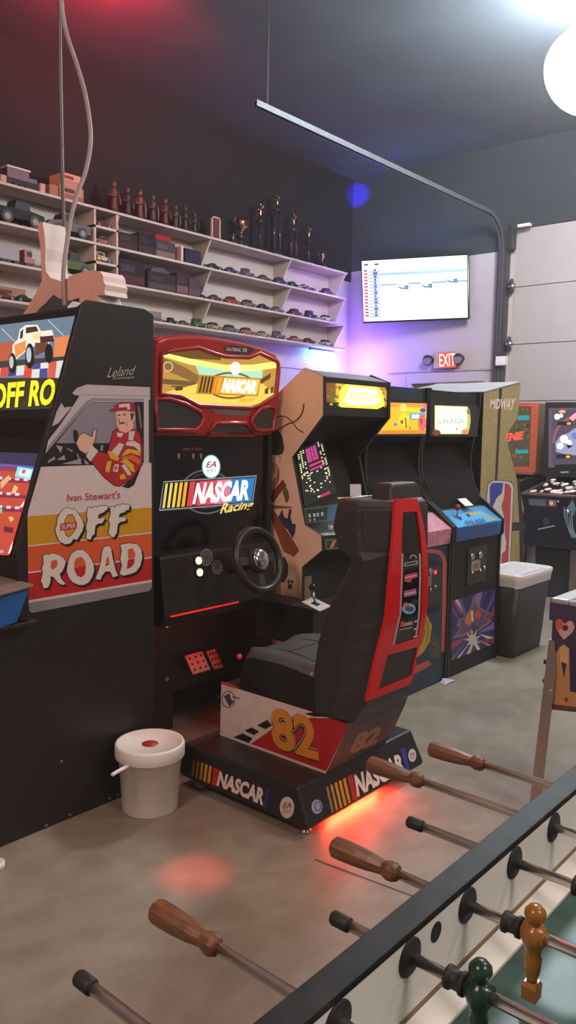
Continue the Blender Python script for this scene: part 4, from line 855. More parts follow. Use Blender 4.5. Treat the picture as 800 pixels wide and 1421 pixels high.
# ------------------------------------------------------------------ racing seat
t = thing('racing_chair', 'black racing seat with a red-framed back on a low black plinth', 'racing seat', (2.72, 2.2, 0))
b = MB()
def rect(x0, x1, y0, y1, z): return [(x0, y0, z), (x1, y0, z), (x1, y1, z), (x0, y1, z)]
b.loft([rect(2.308, 3.135, 1.842, 2.57, 0.045), rect(2.300, 3.150, 1.842, 2.575, 0.06), rect(2.312, 3.135, 1.905, 2.56, 0.196)], BLACK); base = b.build('plinth', t, bevel=0.008)
for x in (2.36, 3.08):
    for y in (1.90, 2.50):
        b = MB(); b.lathe([(0.024, 0), (0.026, 0.008), (0.012, 0.014), (0.008, 0.05)], (x, y, 0), STEEL, n=14); b.build('levelling_foot', t)
BS = Plane((2.300, 2.2, 0.06), (-1, 0, 0.088)); d = decal(); d.k = 4
z4 = lambda x, y: (250+x/4.0, 1000+y/4.0)
stock_logo(d, BS, [z4(66, 206), z4(497, 378), z4(480, 492), z4(54, 306)], False, bg=False, wash=True)
tq = [z4(480, 374), z4(497, 380), z4(482, 490), z4(464, 484)]; d.art(BS, tq, ink(40, 44, 110))
bdec(d, 'side_logo', base); d = decal(); d.k = 4; ea(d, BS, *z4(595, 482), 10, 15); bdec(d, 'round_badge', base)
rn = np.cross([1, 0, 0], [0, 1.905-1.842, 0.196-0.06]); BR_ = Plane((2.5, 1.842, 0.06), rn); d = decal(); d.k = 4
zr = lambda x, y: (400+x/4.0, 940+y/4.0)
stock_logo(d, BR_, [zr(200, 608), zr(648, 392), zr(676, 520), zr(236, 764)], False, bg=False, wash=True)
d.art(BR_, [zr(625, 400), zr(650, 392), zr(674, 515), zr(655, 522)], ink(50, 56, 150))
bdec(d, 'rear_logo', base); d = decal(); d.k = 4; d.oval(BR_, *zr(160, 718), 7.5, 10, ink(150, 146, 176)); d.oring(BR_, *zr(165, 715), 5, 7, 1.5, ink(70, 70, 110))
bdec(d, 'round_badge', base); d = decal(); d.k = 4; ea(d, BR_, *zr(690, 433), 5.5, 9); bdec(d, 'round_badge', base)
b = MB(); b.box(2.52, 2.84, 1.955, 1.975, 0.028, 0.044, glow(255, 70, 20, 9.0)); b.build('red_underglow_strip', base, label='red light strip under the rear edge')
lamp('underglow', 'AREA', (2.68, 1.905, 0.040), 8.5, (1.0, 0.035, 0.012), 0.36, (2.68, 1.76, -0.08), sy=0.02)
# painted block
SX = 2.482; bw = 0.43
PWH = mat('white block paint', (0.66, 0.52, 0.47), 0.4); PRD = ink(176, 26, 30)
pb = [(2.505, 0.197), (2.50, 0.437), (1.79, 0.437), (1.90, 0.197)]
b = MB(); b.prism([(SX, y, z) for y, z in pb], (bw, 0, 0), BLACK, PWH); blk = b.build('seat_block', t)
KP = Plane((SX, 0, 0), (-1, 0, 0)); d = decal(); qk = lambda x, y: (290+x/3.81, 920+y/3.81)
def A(pts, m): d.art(KP, [qk(*p) for p in pts], m)
A([(213, 424), (330, 345), (540, 290), (640, 286), (741, 323), (621, 572)], PRD); A([(213, 424), (330, 345), (334, 350), (222, 428)], PWH)
A([(130, 392), (180, 372), (232, 398), (212, 424)], BK); A([(190, 358), (225, 340), (268, 362), (240, 382)], BK); A([(255, 330), (310, 300), (336, 330), (300, 350)], BK)
A([(505, 268), (560, 258), (741, 318), (735, 324), (640, 284), (560, 284)], BK); A([(560, 284), (640, 286), (640, 292), (565, 292)], PWH)
e82 = [qk(322, 224), qk(560, 288), qk(584, 522), qk(338, 446)]
d.text(KP, '82', [(x-0.2, y+1.6) for x, y in e82], BK, 0.075); d.text(KP, '82', e82, ink(200, 170, 150), 0.06); d.text(KP, '82', e82, BK, 0.05); d.text(KP, '82', e82, ink(214, 134, 34), 0.035)
d.oring(KP, *qk(104, 192), 9.5, 12, 1.2, ink(90, 80, 100)); A([(80, 175), (110, 160), (118, 190), (135, 205), (110, 230), (95, 205)], ink(70, 62, 84)); A([(125, 172), (165, 182), (165, 192), (125, 184)], ink(150, 110, 120))
bdec(d, 'side_art', blk)
RB = Plane((2.6, 1.79, 0.437), np.cross([1, 0, 0], [0, 1.90-1.79, 0.197-0.437])); d = decal()
d.art(RB, [zr(330, 300), zr(520, 210), zr(655, 140), zr(600, 258), zr(540, 330), zr(330, 440)], ink(58, 46, 46)); d.art(RB, [zr(500, 350), zr(615, 205), zr(600, 260), (400+540/4, 940+345/4)], ink(110, 40, 46))
d.text(RB, '82', [zr(365, 318), zr(520, 268), zr(500, 362), zr(340, 432)], ink(146, 104, 50), 0.05, 0.2); bdec(d, 'rear_art', blk)
b = MB(); b.box(SX-0.002, SX+0.01, 2.40, 2.503, 0.4375, 0.444, PRD); b.build('red_corner', blk)
# shell
CXS = 2.695; CXR = 2.662
def ys(zz, tab): return float(np.interp(zz, [a for a, _ in tab], [c for _, c in tab]))
YRT = [(0.44, 1.775), (0.54, 1.712), (0.73, 1.678), (0.904, 1.648), (1.15, 1.640), (1.336, 1.655)]
YFT = [(0.44, 1.99), (0.56, 2.0), (0.73, 1.975), (0.9, 1.915), (1.06, 1.825), (1.09, 1.83), (1.13, 1.90), (1.2, 1.915), (1.31, 1.895)]
HW = [(0.44, 0.225), (0.6, 0.232), (1.05, 0.226), (1.1, 0.232), (1.31, 0.230)]
HR = [(0.44, 0.172), (0.56, 0.160), (0.73, 0.137), (0.9, 0.116), (1.15, 0.116), (1.31, 0.120)]
secs = []
for zz in (0.437, 0.50, 0.56, 0.65, 0.73, 0.82, 0.9, 0.98, 1.05, 1.09, 1.12, 1.2, 1.27, 1.302, 1.316):
    k = 0.018 if zz > 1.31 else 0.004 if zz > 1.30 else 0; yr, yf, hw, hr = ys(zz, YRT)+k, ys(zz, YFT)-k, ys(zz, HW)-k, ys(zz, HR)-k
    ym = yr+(yf-yr)*0.45; c = 0.04
    dish = 0.05 if zz > 0.6 else 0.0
    secs.append([(CXR-hr, yr, zz), (CXR+hr, yr, zz), (CXS+hw, ym, zz), (CXS+hw, yf-c, zz), (CXS+hw-0.05, yf, zz), (CXS+0.10, yf-dish, zz), (CXS-0.10, yf-dish, zz), (CXS-hw+0.05, yf, zz), (CXS-hw, yf-c, zz), (CXS-hw, ym, zz)])
b = MB(); b.loft(secs, GREYP); b.build('seat_shell', t, bevel=0.008)
b = MB(); b.loft([rect(CXS-0.115, CXS+0.115, 1.69, 1.79, 1.30), rect(CXS-0.10, CXS+0.10, 1.70, 1.78, 1.36), rect(CXS-0.09, CXS+0.085, 1.705, 1.775, 1.376)], GREYP); b.build('top_hump', t, bevel=0.008)
for s_ in (-1, 1):
    pa_ = np.array([CXS+s_*0.226, 1.757, 1.205]); pb_ = np.array([CXR+s_*0.122, 1.652, 1.205]); mid = (pa_+pb_)/2; tx = (pb_-pa_)/np.linalg.norm(pb_-pa_); nx_ = np.cross(tx, [0, 0, 1]); nx_ = nx_*(1 if nx_[0]*s_ > 0 else -1)
    b = MB(); b.obox(mid+nx_*0.003, tx*0.052, np.array([0, 0, 0.078]), nx_*0.004, GREYP); b.build('headrest_panel', t, bevel=0.012, seg=3)
b = MB(); b.tube([(CXS-0.215, 1.87, 1.314), (CXS-0.03, 1.80, 1.319)], 0.005, STEEL); b.tube([(CXS+0.225, 1.80, 1.313), (CXS+0.236, 1.84, 1.30), (CXS+0.236, 1.86, 1.2)], 0.004, STEEL); b.build('edge_trim', t)
# cushion
nu, nv = 12, 14; vs = []
for j in range(nv+1):
    v = j/nv; y = 1.96+v*0.49
    for i in range(nu+1):
        u = i/nu*2-1; hw = 0.225-0.10*max(0, v-0.45)**1.6*2; bol = 0.045*max(0, abs(u)-0.45)/0.55
        zz = 0.590+bol*(1-0.6*v)+0.03*math.sin(v*PI)-0.12*max(0, v-0.82)/0.18*max(0, v-0.82)/0.18-0.05*max(0, abs(u)-0.88)/0.12
        vs.append((CXS+u*hw, y, zz))
top = list(range(len(vs))); nb = len(vs)
b = MB(); fs = [(j*(nu+1)+i, j*(nu+1)+i+1, (j+1)*(nu+1)+i+1, (j+1)*(nu+1)+i) for j in range(nv) for i in range(nu)]
b.add(vs, fs, mat('seat vinyl', (0.085, 0.09, 0.095), 0.32, scale=120), True)  # vinyl lightened so its colour carries the highlight on the cushion
loop = [i for i in range(nu+1)]+[(j*(nu+1)+nu) for j in range(1, nv+1)]+[nv*(nu+1)+i for i in range(nu-1, -1, -1)]+[j*(nu+1) for j in range(nv-1, 0, -1)]
L = len(loop); lo = [(CXS+(vs[k][0]-CXS)*0.92, 1.96+(vs[k][1]-1.96)*0.95, 0.437) for k in loop]
b.add([vs[k] for k in loop]+lo, [(i, (i+1) % L, L+(i+1) % L, L+i) for i in range(L)], BLACKM, False); cush = b.build('seat_cushion', t)
def cz(x, y):
    u = (x-CXS)/0.225; v = (y-1.96)/0.49
    return 0.590+0.045*max(0, abs(u)-0.45)/0.55*(1-0.6*v)+0.03*math.sin(v*PI)-0.12*(max(0, v-0.82)/0.18)**2-0.05*max(0, abs(u)-0.88)/0.12
b = MB()
for path in ([(CXS-0.11, y) for y in np.linspace(1.97, 2.40, 10)], [(CXS+0.11, y) for y in np.linspace(1.97, 2.40, 10)], [(x, 2.40) for x in np.linspace(CXS-0.11, CXS+0.11, 8)], [(x, 2.20) for x in np.linspace(CXS-0.11, CXS+0.11, 8)]):
    b.tube([(x, y, cz(x, y)+0.0005) for x, y in path], 0.0035, BLACKM, 6)
b.build('seam', cush)
c = onX(350, 905, CXS-0.18); b = MB(); b.ell((CXS-0.165, 2.435, 0.565), 0.012, 0.012, 0.012, glow(190, 40, 36, 0.6)); b.build('red_light', cush)
# red rear frame follows the rear curve
def rearpt(px, py, lift):
    y = 1.66
    for _ in range(6): p = onY(px, py, y); y = ys(p[2], YRT)
    return np.array([p[0], p[1]-lift, p[2]])
z8 = lambda x, y: (440+x/4.18, 660+y/4.18)
class Rear:
    def pt(s, x, y, l=0.0): return rearpt(x, y, l)
RP = Rear()
ol = [(447, 135), (441, 300), (428, 450), (415, 600), (395, 820), (372, 920), (350, 1000), (315, 1150), (280, 1305)]
il = [(488, 210), (482, 330), (480, 450), (476, 600), (468, 800), (445, 900), (428, 985), (398, 1040), (345, 1240)]
orr = [(572, 132), (612, 300), (630, 450), (634, 600), (630, 750), (612, 880), (594, 960), (575, 1020), (548, 1165)]
ir = [(570, 208), (590, 330), (600, 450), (602, 600), (596, 800), (586, 880), (576, 938), (572, 992), (537, 1158)]
b = MB()
def strip(Aa, Bb):
    for i in range(len(Aa)-1):
        q = [Aa[i], Aa[i+1], Bb[i+1], Bb[i]]
        f = [rearpt(*z8(*p), 0.010) for p in q]; g = [rearpt(*z8(*p), -0.004) for p in q]
        b.add(f+g, [(0, 1, 2, 3), (0, 1, 5, 4), (1, 2, 6, 5), (2, 3, 7, 6), (3, 0, 4, 7)], REDB)
strip(ol, il); strip(ir, orr)
strip([(447, 135), (572, 132)], [(488, 210), (570, 208)]); strip([(428, 985), (576, 938)], [(398, 1040), (572, 992)]); strip([(345, 1240), (537, 1158)], [(280, 1305), (520, 1213)]); strip([(537, 1158), (548, 1165)], [(520, 1213), (525, 1210)])
b.build('back_frame', t, label='bright red frame on the seat back')
d = decal()
def rpoly(mb, pts, m, l): 
    bm_pts = [rearpt(*z8(*p), l) for p in pts]; mb.poly(bm_pts, m)
up = list(zip(il[:7], ir[:7]))
for i in range(6): d.add([rearpt(*z8(*p), 0.004) for p in (il[i], il[i+1], ir[i+1], ir[i])], [(0, 1, 2, 3)], BLACKG)
for side in (0, 1):
    for i in range(2, 6):
        a, c = (il[i], il[i+1]) if side == 0 else (ir[i], ir[i+1]); s_ = 1 if side == 0 else -1
        d.add([rearpt(*z8(a[0]+s_*4, a[1]), 0.006), rearpt(*z8(a[0]+s_*15, a[1]), 0.006), rearpt(*z8(c[0]+s_*15, c[1]), 0.006), rearpt(*z8(c[0]+s_*4, c[1]), 0.006)], [(0, 1, 2, 3)], ink(176, 164, 164))
for k, yy in enumerate((840, 885, 930)):
    for x0 in (440-k*12, 575-k*3): rpoly(d, [(x0-18, yy), (x0+8, yy-8), (x0+6, yy+4), (x0-18, yy+12)], ink(190, 176, 172), 0.007)
bdec(d, 'back_window', t, 'glossy black panel with sponsor marks')
d = decal(); d.k = 130
W_ = ink(190, 176, 168)
d.art(RP, [z8(*p) for p in ((500, 505), (575, 490), (578, 512), (500, 525))], W_); d.art(RP, [z8(*p) for p in ((506, 508), (570, 496), (572, 508), (506, 520))], ink(40, 36, 38)); d.oring(RP, *z8(550, 478), 5, 5, 1.5, W_, a0=PI, a1=2*PI)
d.art(RP, [z8(*p) for p in ((500, 575), (575, 558), (578, 585), (545, 598), (535, 620), (498, 612))], ink(196, 70, 92)); d.stroke(RP, [z8(504, 592), z8(570, 576)], 1.4, ink(230, 200, 200))
d.art(RP, [z8(*p) for p in ((495, 668), (568, 652), (570, 690), (497, 704))], ink(170, 90, 130)); d.stroke(RP, [z8(500, 688), z8(565, 672)], 1.6, ink(220, 206, 220))
d.oval(RP, *z8(525, 770), 9.5, 7.5, ink(150, 180, 200)); d.oval(RP, *z8(508, 752), 4, 4.5, ink(206, 96, 70)); d.oval(RP, *z8(530, 772), 6, 3.5, ink(60, 90, 130))
d.art(RP, [z8(*p) for p in ((475, 858), (545, 842), (548, 862), (478, 876))], ink(180, 150, 148)); d.oval(RP, *z8(488, 858), 3, 4, ink(196, 80, 70)); d.stroke(RP, [z8(470, 892), z8(545, 878)], 1.4, W_)
bdec(d, 'sponsor_marks', t)
d = decal(); d.add([rearpt(*z8(*p), 0.004) for p in ((398, 1040), (572, 992), (537, 1158), (345, 1240))], [(0, 1, 2, 3)], GREYP); bdec(d, 'lower_window', t)

# ------------------------------------------------------------------ bucket
c = np.array([2.085, 2.515, 0.0]); t = thing('bucket', 'white plastic bucket with a red dot on its lid', 'bucket', tuple(c))
b = MB(); b.lathe([(0.112, 0.0), (0.115, 0.004), (0.128, 0.232), (0.136, 0.234), (0.136, 0.262)], c, WHITEP, n=40); b.build('pail', t)
b = MB(); b.lathe([(0.142, 0.226), (0.1435, 0.228), (0.1435, 0.275), (0.139, 0.283), (0.131, 0.283), (0.127, 0.271), (0.0, 0.270)], c, WHITEP, n=40); lid = b.build('lid', t)
b = MB(); b.lathe([(0.0, 0.2725), (0.034, 0.2725), (0.034, 0.2705)], c, ink(176, 34, 30), n=30); b.build('red_dot', lid, label='round red sticker')
b = MB(); e1 = onY(178, 1063, c[1]-0.05); e0 = onY(156, 1075, c[1]-0.09); b.tube([e1, (e0+e1)/2+[0, 0, 0.001], e0], 0.0075, WHITEP, 10); b.build('handle', t)

# ------------------------------------------------------------------ bug-shooter cabinet (salmon side)
X0, X1 = 3.225, 3.84
t = thing('arcade_cabinet', 'salmon-sided arcade cabinet with a dotted game screen behind the racing seat', 'arcade cabinet', (3.53, 3.0, 0))
CP = Plane((X0, 0, 0), (-1, 0, 0))
z5 = lambda x, y: (370+x/3.945, 490+y/3.945)
fp = [z5(205, 80), z5(310, 125), z5(310, 340), z5(140, 570), z5(210, 940), z5(300, 1000), z5(303, 1080), z5(195, 1170), z5(190, 1310)]
fpp = [CP.pt(*p) for p in fp]
prof = [(p[1], p[2]) for p in fpp]; prof[-1] = (prof[-2][0]+0.005, 0.0)
prof += [(3.50, 0.0), (3.50, 1.50), (2.93, 1.70)]
SALM = mat('salmon side art', (0.88, 0.52, 0.36), 0.55, noise=0.03)
b = MB(); b.prism([(X0, y, z) for y, z in prof], (0.02, 0, 0), BLACK, SALM); b.build('side_panel', t)
b = MB(); b.prism([(X1-0.02, y, z) for y, z in prof], (0.02, 0, 0), BLACK); b.build('side_panel', t)
(yt, zt), (ym0, zm0), (ym1, zm1), (yn, zn), (yb, zb), (yc0, zc0), (yc1, zc1), (yl, zl) = prof[:8]
inn = [(yt+0.01, zt-0.012), (ym0+0.012, zm0-0.006), (ym1+0.012, zm1+0.004), (yn+0.17, zn+0.06), (yn+0.10, zn-0.03), (yb+0.06, zb+0.0), (yc0+0.015, zc0-0.008), (yc1+0.012, zc1), (yl+0.012, zl-0.008), (yl+0.012, 0.0), (3.49, 0.0), (3.49, 1.50), (2.93, 1.69)]
b = MB(); b.prism([(X0+0.02, y, z) for y, z in inn], (X1-X0-0.04, 0, 0), BLACKM); b.build('body', t)
TOPG = mat('grey top board', (0.20, 0.20, 0.22), 0.5)
b = MB(); b.prism([(X0+0.02, yt+0.01, zt-0.01), (X0+0.02, ym0+0.012, zm0-0.003), (X1-0.02, ym0+0.012, zm0-0.003), (X1-0.02, yt+0.01, zt-0.01)], (0, 0, 0.004), TOPG); b.build('top_board', t)
# side art
d = decal(); zc = lambda x, y: (375+x/5.26, 560+y/5.263)
def S(pts, w, m): d.stroke(CP, [zc(*p) for p in catmull(pts, 5)], w, m)
def A(pts, m): d.art(CP, [zc(*p) for p in pts], m)
BR1 = ink(120, 62, 44); BR2 = ink(150, 84, 50); DK = ink(62, 58, 52); PU = ink(58, 50, 96)
S([(35, 100), (100, 92), (160, 130), (200, 185), (245, 212)], 1.6, BR1); S([(60, 195), (120, 155), (190, 125), (235, 70), (248, 0)], 2.2, BR1)
A([(0, 200), (30, 188), (60, 195), (90, 240), (105, 320), (95, 365), (60, 380), (20, 372), (-20, 350), (-20, 220)], DK); S([(62, 385), (78, 395), (70, 425)], 0.8, BR1)
for k in range(5): S([(0, 430+k*14), (40, 440+k*16), (66, 490+k*14), (30, 560+k*16), (0, 580+k*20)], 1.0, BR1 if k % 2 else BR2)
A([(20, 640), (95, 555), (122, 600), (70, 660), (30, 720), (0, 715)], BR1); A([(110, 605), (130, 630), (142, 680), (130, 720), (112, 722), (108, 690), (92, 650)], ink(96, 92, 56)); A([(10, 740), (165, 755), (165, 762), (10, 770)], BR2)
A([(60, 830), (90, 775), (105, 830), (130, 840), (140, 770), (160, 775), (150, 830), (165, 880), (185, 880), (185, 940), (165, 985), (130, 920), (90, 890)], PU); A([(172, 880), (188, 878), (188, 908), (176, 908)], DK)
A([(-10, 790), (25, 770), (215, 1072), (175, 1120), (100, 1080)], BR2); S([(10, 800), (190, 1100)], 0.8, BR1); S([(20, 780), (205, 1080)], 0.8, BR1)
A([(60, 1130), (110, 1120), (135, 1180), (130, 1260), (100, 1310), (50, 1290)], ink(80, 62, 48)); d.oval(CP, *zc(138, 1300), 1.8, 2.6, PU); d.oval(CP, *zc(162, 1300), 1.8, 2.6, PU); d.oval(CP, *zc(148, 1335), 3, 4, PU)
bdec(d, 'side_art', t)
# marquee
QP = Plane((0, ym0+0.009, 0), (0, -1, 0), (X0+.024, X1-.024)); d = decal()
q = [z5(326, 154), z5(700, 172), z5(700, 318), z5(330, 312)]
d.art(QP, q, glow(222, 190, 70, 1.1))
for u0, u1, c_ in ((0, .10, (150, 76, 60)), (.04, .14, (120, 110, 40)), (.86, 1, (170, 80, 60)), (.78, .90, (214, 170, 60))): d.quadart(QP, q, u0, u1, 0, 1, glow(*c_, 0.9))
random.seed(3)
for k in range(46):
    u = random.choice([random.uniform(0.01, .22), random.uniform(.74, .97)]); v = random.uniform(.04, .84); c_ = random.choice([(196, 90, 60), (110, 140, 40), (236, 200, 60), (96, 60, 80), (220, 140, 50)]); w = random.uniform(.015, .04)
    d.quadart(QP, q, u, u+w, v, v+w*3, glow(*c_, 0.95), lift=0.0008+k*5e-6)
d.k = 14
d.art(QP, [bil(q, *p) for p in ((.18, .15), (.3, .03), (.72, .03), (.86, .2), (.82, .75), (.70, .95), (.3, .95), (.2, .7))], glow(250, 224, 80, 1.35)); d.art(QP, [bil(q, *p) for p in ((.24, .3), (.34, .2), (.68, .2), (.80, .35), (.74, .8), (.34, .85))], glow(255, 250, 190, 1.7))
d.text(QP, 'CENTIPEDE', [bil(q, .28, .66), bil(q, .76, .66), bil(q, .76, .36), bil(q, .28, .36)], glow(238, 226, 110, 1.3), 0.0)
bdec(d, 'marquee', t)
b = MB(); b.box(X0+0.02, X1-0.02, ym0+0.0, ym0+0.02, zm0-0.03, zm0-0.004, BLACK); b.box(X0+0.02, X1-0.02, ym0, ym0+0.02, zm1+0.0, zm1+0.016, BLACK); b.build('marquee_retainer', t)
# monitor and panel
MN = Plane((X0, yn+0.092, zn-0.03), np.cross([1, 0, 0], [0, yb+0.05-yn-0.092, zb-zn+0.03]), (X0+.022, X1-.022)); d = decal(); d.k = 3
sq = [z5(160, 535), z5(305, 470), z5(388, 765), z5(210, 840)]
d.art(MN, sq, glow(44, 46, 44, 0.6))
random.seed(11)
d.quadart(MN, sq, .34, .72, .70, .95, glow(196, 76, 140, 0.9)); d.quadart(MN, sq, .50, .52, .70, .95, glow(44, 46, 44, 0.6)); d.quadart(MN, sq, .60, .62, .74, .95, glow(44, 46, 44, 0.6)); d.quadart(MN, sq, .36, .84, .62, .66, glow(206, 70, 130, 0.9)); d.quadart(MN, sq, .36, .86, .55, .585, glow(206, 70, 130, 0.9))
k = 0
for col in (.05, .14, .23, .80, .90):
    for v in np.arange(.48 if col < .5 else .30, .97, .035):
        if random.random() < .62: d.quadart(MN, sq, col, col+.05, v, v+.02, glow(236, 236, 180, 1.1), lift=0.0009)
for k in range(34):
    u, v = random.uniform(.08, .92), random.uniform(.14, .55); d.quadart(MN, sq, u, u+.045, v, v+.018, glow(244, 238, 190, 1.15), lift=0.0010)
d.quadart(MN, sq, .42, .50, .055, .08, glow(240, 220, 220, 1.0), lift=0.00095); d.quadart(MN, sq, .50, .80, .04, .085, glow(206, 40, 84, 0.9), lift=0.00095)
bdec(d, 'screen', t)
d = decal(); d.k = 3
iq = [z5(205, 850), z5(390, 825), z5(380, 915), z5(222, 940)]; d.art(MN, iq, ink(70, 92, 76)); d.quadart(MN, iq, .04, .97, .12, .88, ink(26, 36, 44)); d.quadart(MN, iq, .70, .97, .12, .88, ink(50, 96, 120))
for u in (.1, .25, .36, .5): d.quadart(MN, iq, u, u+.07, .4, .62, ink(180, 190, 196)); 
for u in (.1, .25): d.quadart(MN, iq, u, u+.05, .18, .3, ink(200, 190, 170))
bdec(d, 'instruction_strip', t)
PN = Plane((X0, yc0+0.014, zc0-0.007), np.cross([1, 0, 0], [0, yb+0.05-yc0, zb-zc0]), (X0+.025, X1-.025)); d = decal(); d.k = 2
pq = [z5(222, 945), z5(480, 915), z5(560, 985), z5(300, 1000)]; d.art(PN, pq, ink(150, 150, 140)); d.quadart(PN, pq, .2, .7, .15, .7, ink(66, 90, 130)); d.quadart(PN, pq, .62, .9, .5, .95, ink(190, 160, 100)); bdec(d, 'control_panel', t)
p = PN.pt(*z5(350, 965)); b = MB(); b.ell(p+np.array([0, 0, 0.004]), 0.022, 0.022, 0.02, ink(150, 150, 150, 0.2)); b.build('trackball', t)
LP_ = Plane((0, yc1+0.008, 0), (0, -1, 0), (X0+.025, X1-.025)); d = decal(); d.k = 2
lq = [z5(320, 1020), z5(560, 1005), z5(560, 1060), z5(322, 1078)]; d.art(LP_, lq, ink(70, 104, 76)); d.quadart(LP_, lq, .04, .5, .16, .84, ink(60, 36, 36))
for u, c_ in ((.1, (190, 120, 70)), (.24, (30, 24, 24)), (.34, (196, 150, 90))): d.art(LP_, [bil(lq, u, .16), bil(lq, u+.08, .16), bil(lq, u+.16, .84), bil(lq, u+.08, .84)], ink(*c_))
bdec(d, 'panel_front', t)
b = MB(); b.box(X0+0.12, X1-0.15, yl+0.0, yl+0.012, 0.30, 0.66, GREYP); b.box(X0+0.03, X0+0.09, yl+0.004, yl+0.013, 0.60, 0.80, ink(120, 100, 84)); b.build('coin_door', t, bevel=0.004)
# notice card on the monitor bezel
p = MN.pt(*z5(455, 756)); ex = np.array([0.86, -0.51, 0]); ez = np.array([0.05, 0.10, 0.99]); n_ = np.cross(ex, ez)
b = MB(); b.obox(p+n_*0.09, ex*0.034, ez*0.037, n_*0.001, ink(206, 204, 206)); cd = b.build('notice_card', bevel=0.0); setprops(cd, 'small white card propped at the salmon cabinet screen corner', 'card')

# ------------------------------------------------------------------ maze and space shooter cabinets
KPROF = [(2.47, 0.0), (2.47, 0.865), (2.452, 0.89), (2.452, 0.985), (2.575, 1.085), (2.64, 1.13), (2.69, 1.22), (2.718, 1.33), (2.722, 1.42), (2.705, 1.53), (2.682, 1.62), (2.667, 1.765), (2.667, 1.85), (3.30, 1.80), (3.36, 1.70), (3.36, 0.0)]
def upright(x0, x1, label, cpm, frontm):
    t = thing('arcade_cabinet', label, 'arcade cabinet', ((x0+x1)/2, 2.9, 0))
    for xx in (x0, x1-0.019):
        b = MB(); b.prism([(xx, y, z) for y, z in KPROF], (0.019, 0, 0), BLACK); b.build('side_panel', t)
    inn = [(2.482, 0.0), (2.482, 0.87), (2.475, 0.88), (2.475, 0.975), (2.62, 1.075), (2.80, 1.50), (2.70, 1.555), (2.685, 1.76), (2.685, 1.84), (3.29, 1.79), (3.35, 1.69), (3.35, 0.0)]
    b = MB(); b.prism([(x0+0.019, y, z) for y, z in inn], (x1-x0-0.038, 0, 0), frontm); b.build('body', t)
    b = MB(); b.prism([(x0+0.02, 2.47, 0.882), (x0+0.02, 2.462, 0.978), (x0+0.02, 2.60, 1.068), (x0+0.02, 2.62, 1.06)], (x1-x0-0.04, 0, 0), cpm); b.build('control_panel', t, bevel=0.003)
    b = MB(); b.prism([(x0+0.02, 2.618, 1.077), (x0+0.02, 2.797, 1.50), (x0+0.02, 2.80, 1.50), (x0+0.02, 2.625, 1.077)], (x1-x0-0.04, 0, 0), mat('dark screen glass', (0.006, 0.005, 0.005), 0.5, spec=0.15)); b.build('screen_glass', t)
    return t
MQ = Plane((0, 2.672, 0), (0, -1, 0)); FQ = Plane((0, 2.4815, 0), (0, -1, 0))
CPB = mat('blue control panel', (0.03, 0.20, 0.42), 0.4, noise=0.2, scale=20); CPP = mat('pink control panel', (0.50, 0.20, 0.26), 0.4, noise=0.25, scale=20)
TEAL = mat('dark teal front', (0.012, 0.032, 0.052), 0.45)
zm = lambda x, y: (530+x/5.333, 545+y/5.333)
zg = lambda x, y: (590+x/6.182, 700+y/6.182)
def marquee_panel(t, x0, x1, m): 
    b = MB(); b.box(x0+0.02, x1-0.02, 2.674, 2.69, 1.545, 1.765, m); b.build('marquee_frame', t)
# maze
MQ = Plane((0, 2.672, 0), (0, -1, 0), (3.886, 4.452))
ma_ = upright(3.865, 4.472, 'black arcade cabinet with a yellow marquee and pink framed front', CPP, TEAL)
marquee_panel(ma_, 3.865, 4.472, BLACK)
d = decal(); q = [(551.5, 557.5), (592, 559.5), (592.5, 602), (547, 602)]
q = [zm(-90, 66), zm(342, 80), zm(335, 304), zm(-100, 306)]
d.art(MQ, q, glow(244, 190, 40, 1.1)); d.quadart(MQ, q, 0, 1, .86, 1, glow(238, 160, 60, 1.0)); d.quadart(MQ, q, 0, 1, 0, .12, glow(230, 140, 40, 1.0))
d.quadart(MQ, q, .55, .9, .7, .85, glow(214, 214, 50, 1.1)); d.quadart(MQ, q, .7, .96, .46, .68, glow(80, 160, 220, 1.0)); d.quadart(MQ, q, .73, .86, .50, .64, glow(244, 236, 214, 1.1))
for cx, cy, rx, ry, c_ in ((300, 225, 32, 60, (226, 110, 100)), (325, 100, 18, 20, (226, 120, 130)), (165, 200, 40, 50, (252, 222, 60)), (160, 110, 26, 30, (250, 226, 110)), (100, 235, 12, 14, (80, 150, 190)), (305, 130, 22, 16, (70, 90, 150))): d.oval(MQ, *zm(cx, cy), rx/5.333, ry/5.333, glow(*c_, 1.0))
for p in ([(135, 210), (160, 200), (152, 240)], [(172, 180), (182, 190), (185, 260), (176, 258)], [(285, 200), (300, 190), (295, 250)], [(205, 250), (214, 255), (210, 290)]): d.art(MQ, [zm(*k) for k in p], glow(150, 70, 30, 0.8))
bdec(d, 'marquee', ma_)
d = decal()
pk = ink(180, 84, 76)
d.stroke(FQ, [(575, 766), (600, 764.5), (610, 766.5), (616, 773), (618, 784)], 5.5, pk); d.stroke(FQ, [(617.5, 780), (617, 840), (615.5, 905)], 5.5, pk)
d.art(FQ, [(575, 776), (605, 776), (611, 782), (610, 850), (575, 858)], ink(22, 20, 22)); d.art(FQ, [(575, 858), (611, 848), (610, 912), (575, 925)], ink(28, 50, 68))
d.art(FQ, [(580, 860), (592, 852), (600, 868), (597, 890), (588, 905), (576, 915), (572, 890)], ink(176, 138, 30)); d.stroke(FQ, [(584, 868), (590, 875), (586, 890), (580, 900)], 1.2, ink(60, 44, 20)); d.stroke(FQ, [(592, 860), (595, 875), (592, 892)], 1.0, ink(60, 44, 20))
d.art(FQ, [(600, 880), (612, 890), (611, 912), (597, 914)], ink(66, 62, 64)); d.stroke(FQ, [(598, 890), (608, 896), (604, 908)], 1.0, ink(150, 90, 60)); d.art(FQ, [(568, 928), (594, 916), (600, 922), (575, 936)], ink(170, 80, 64))
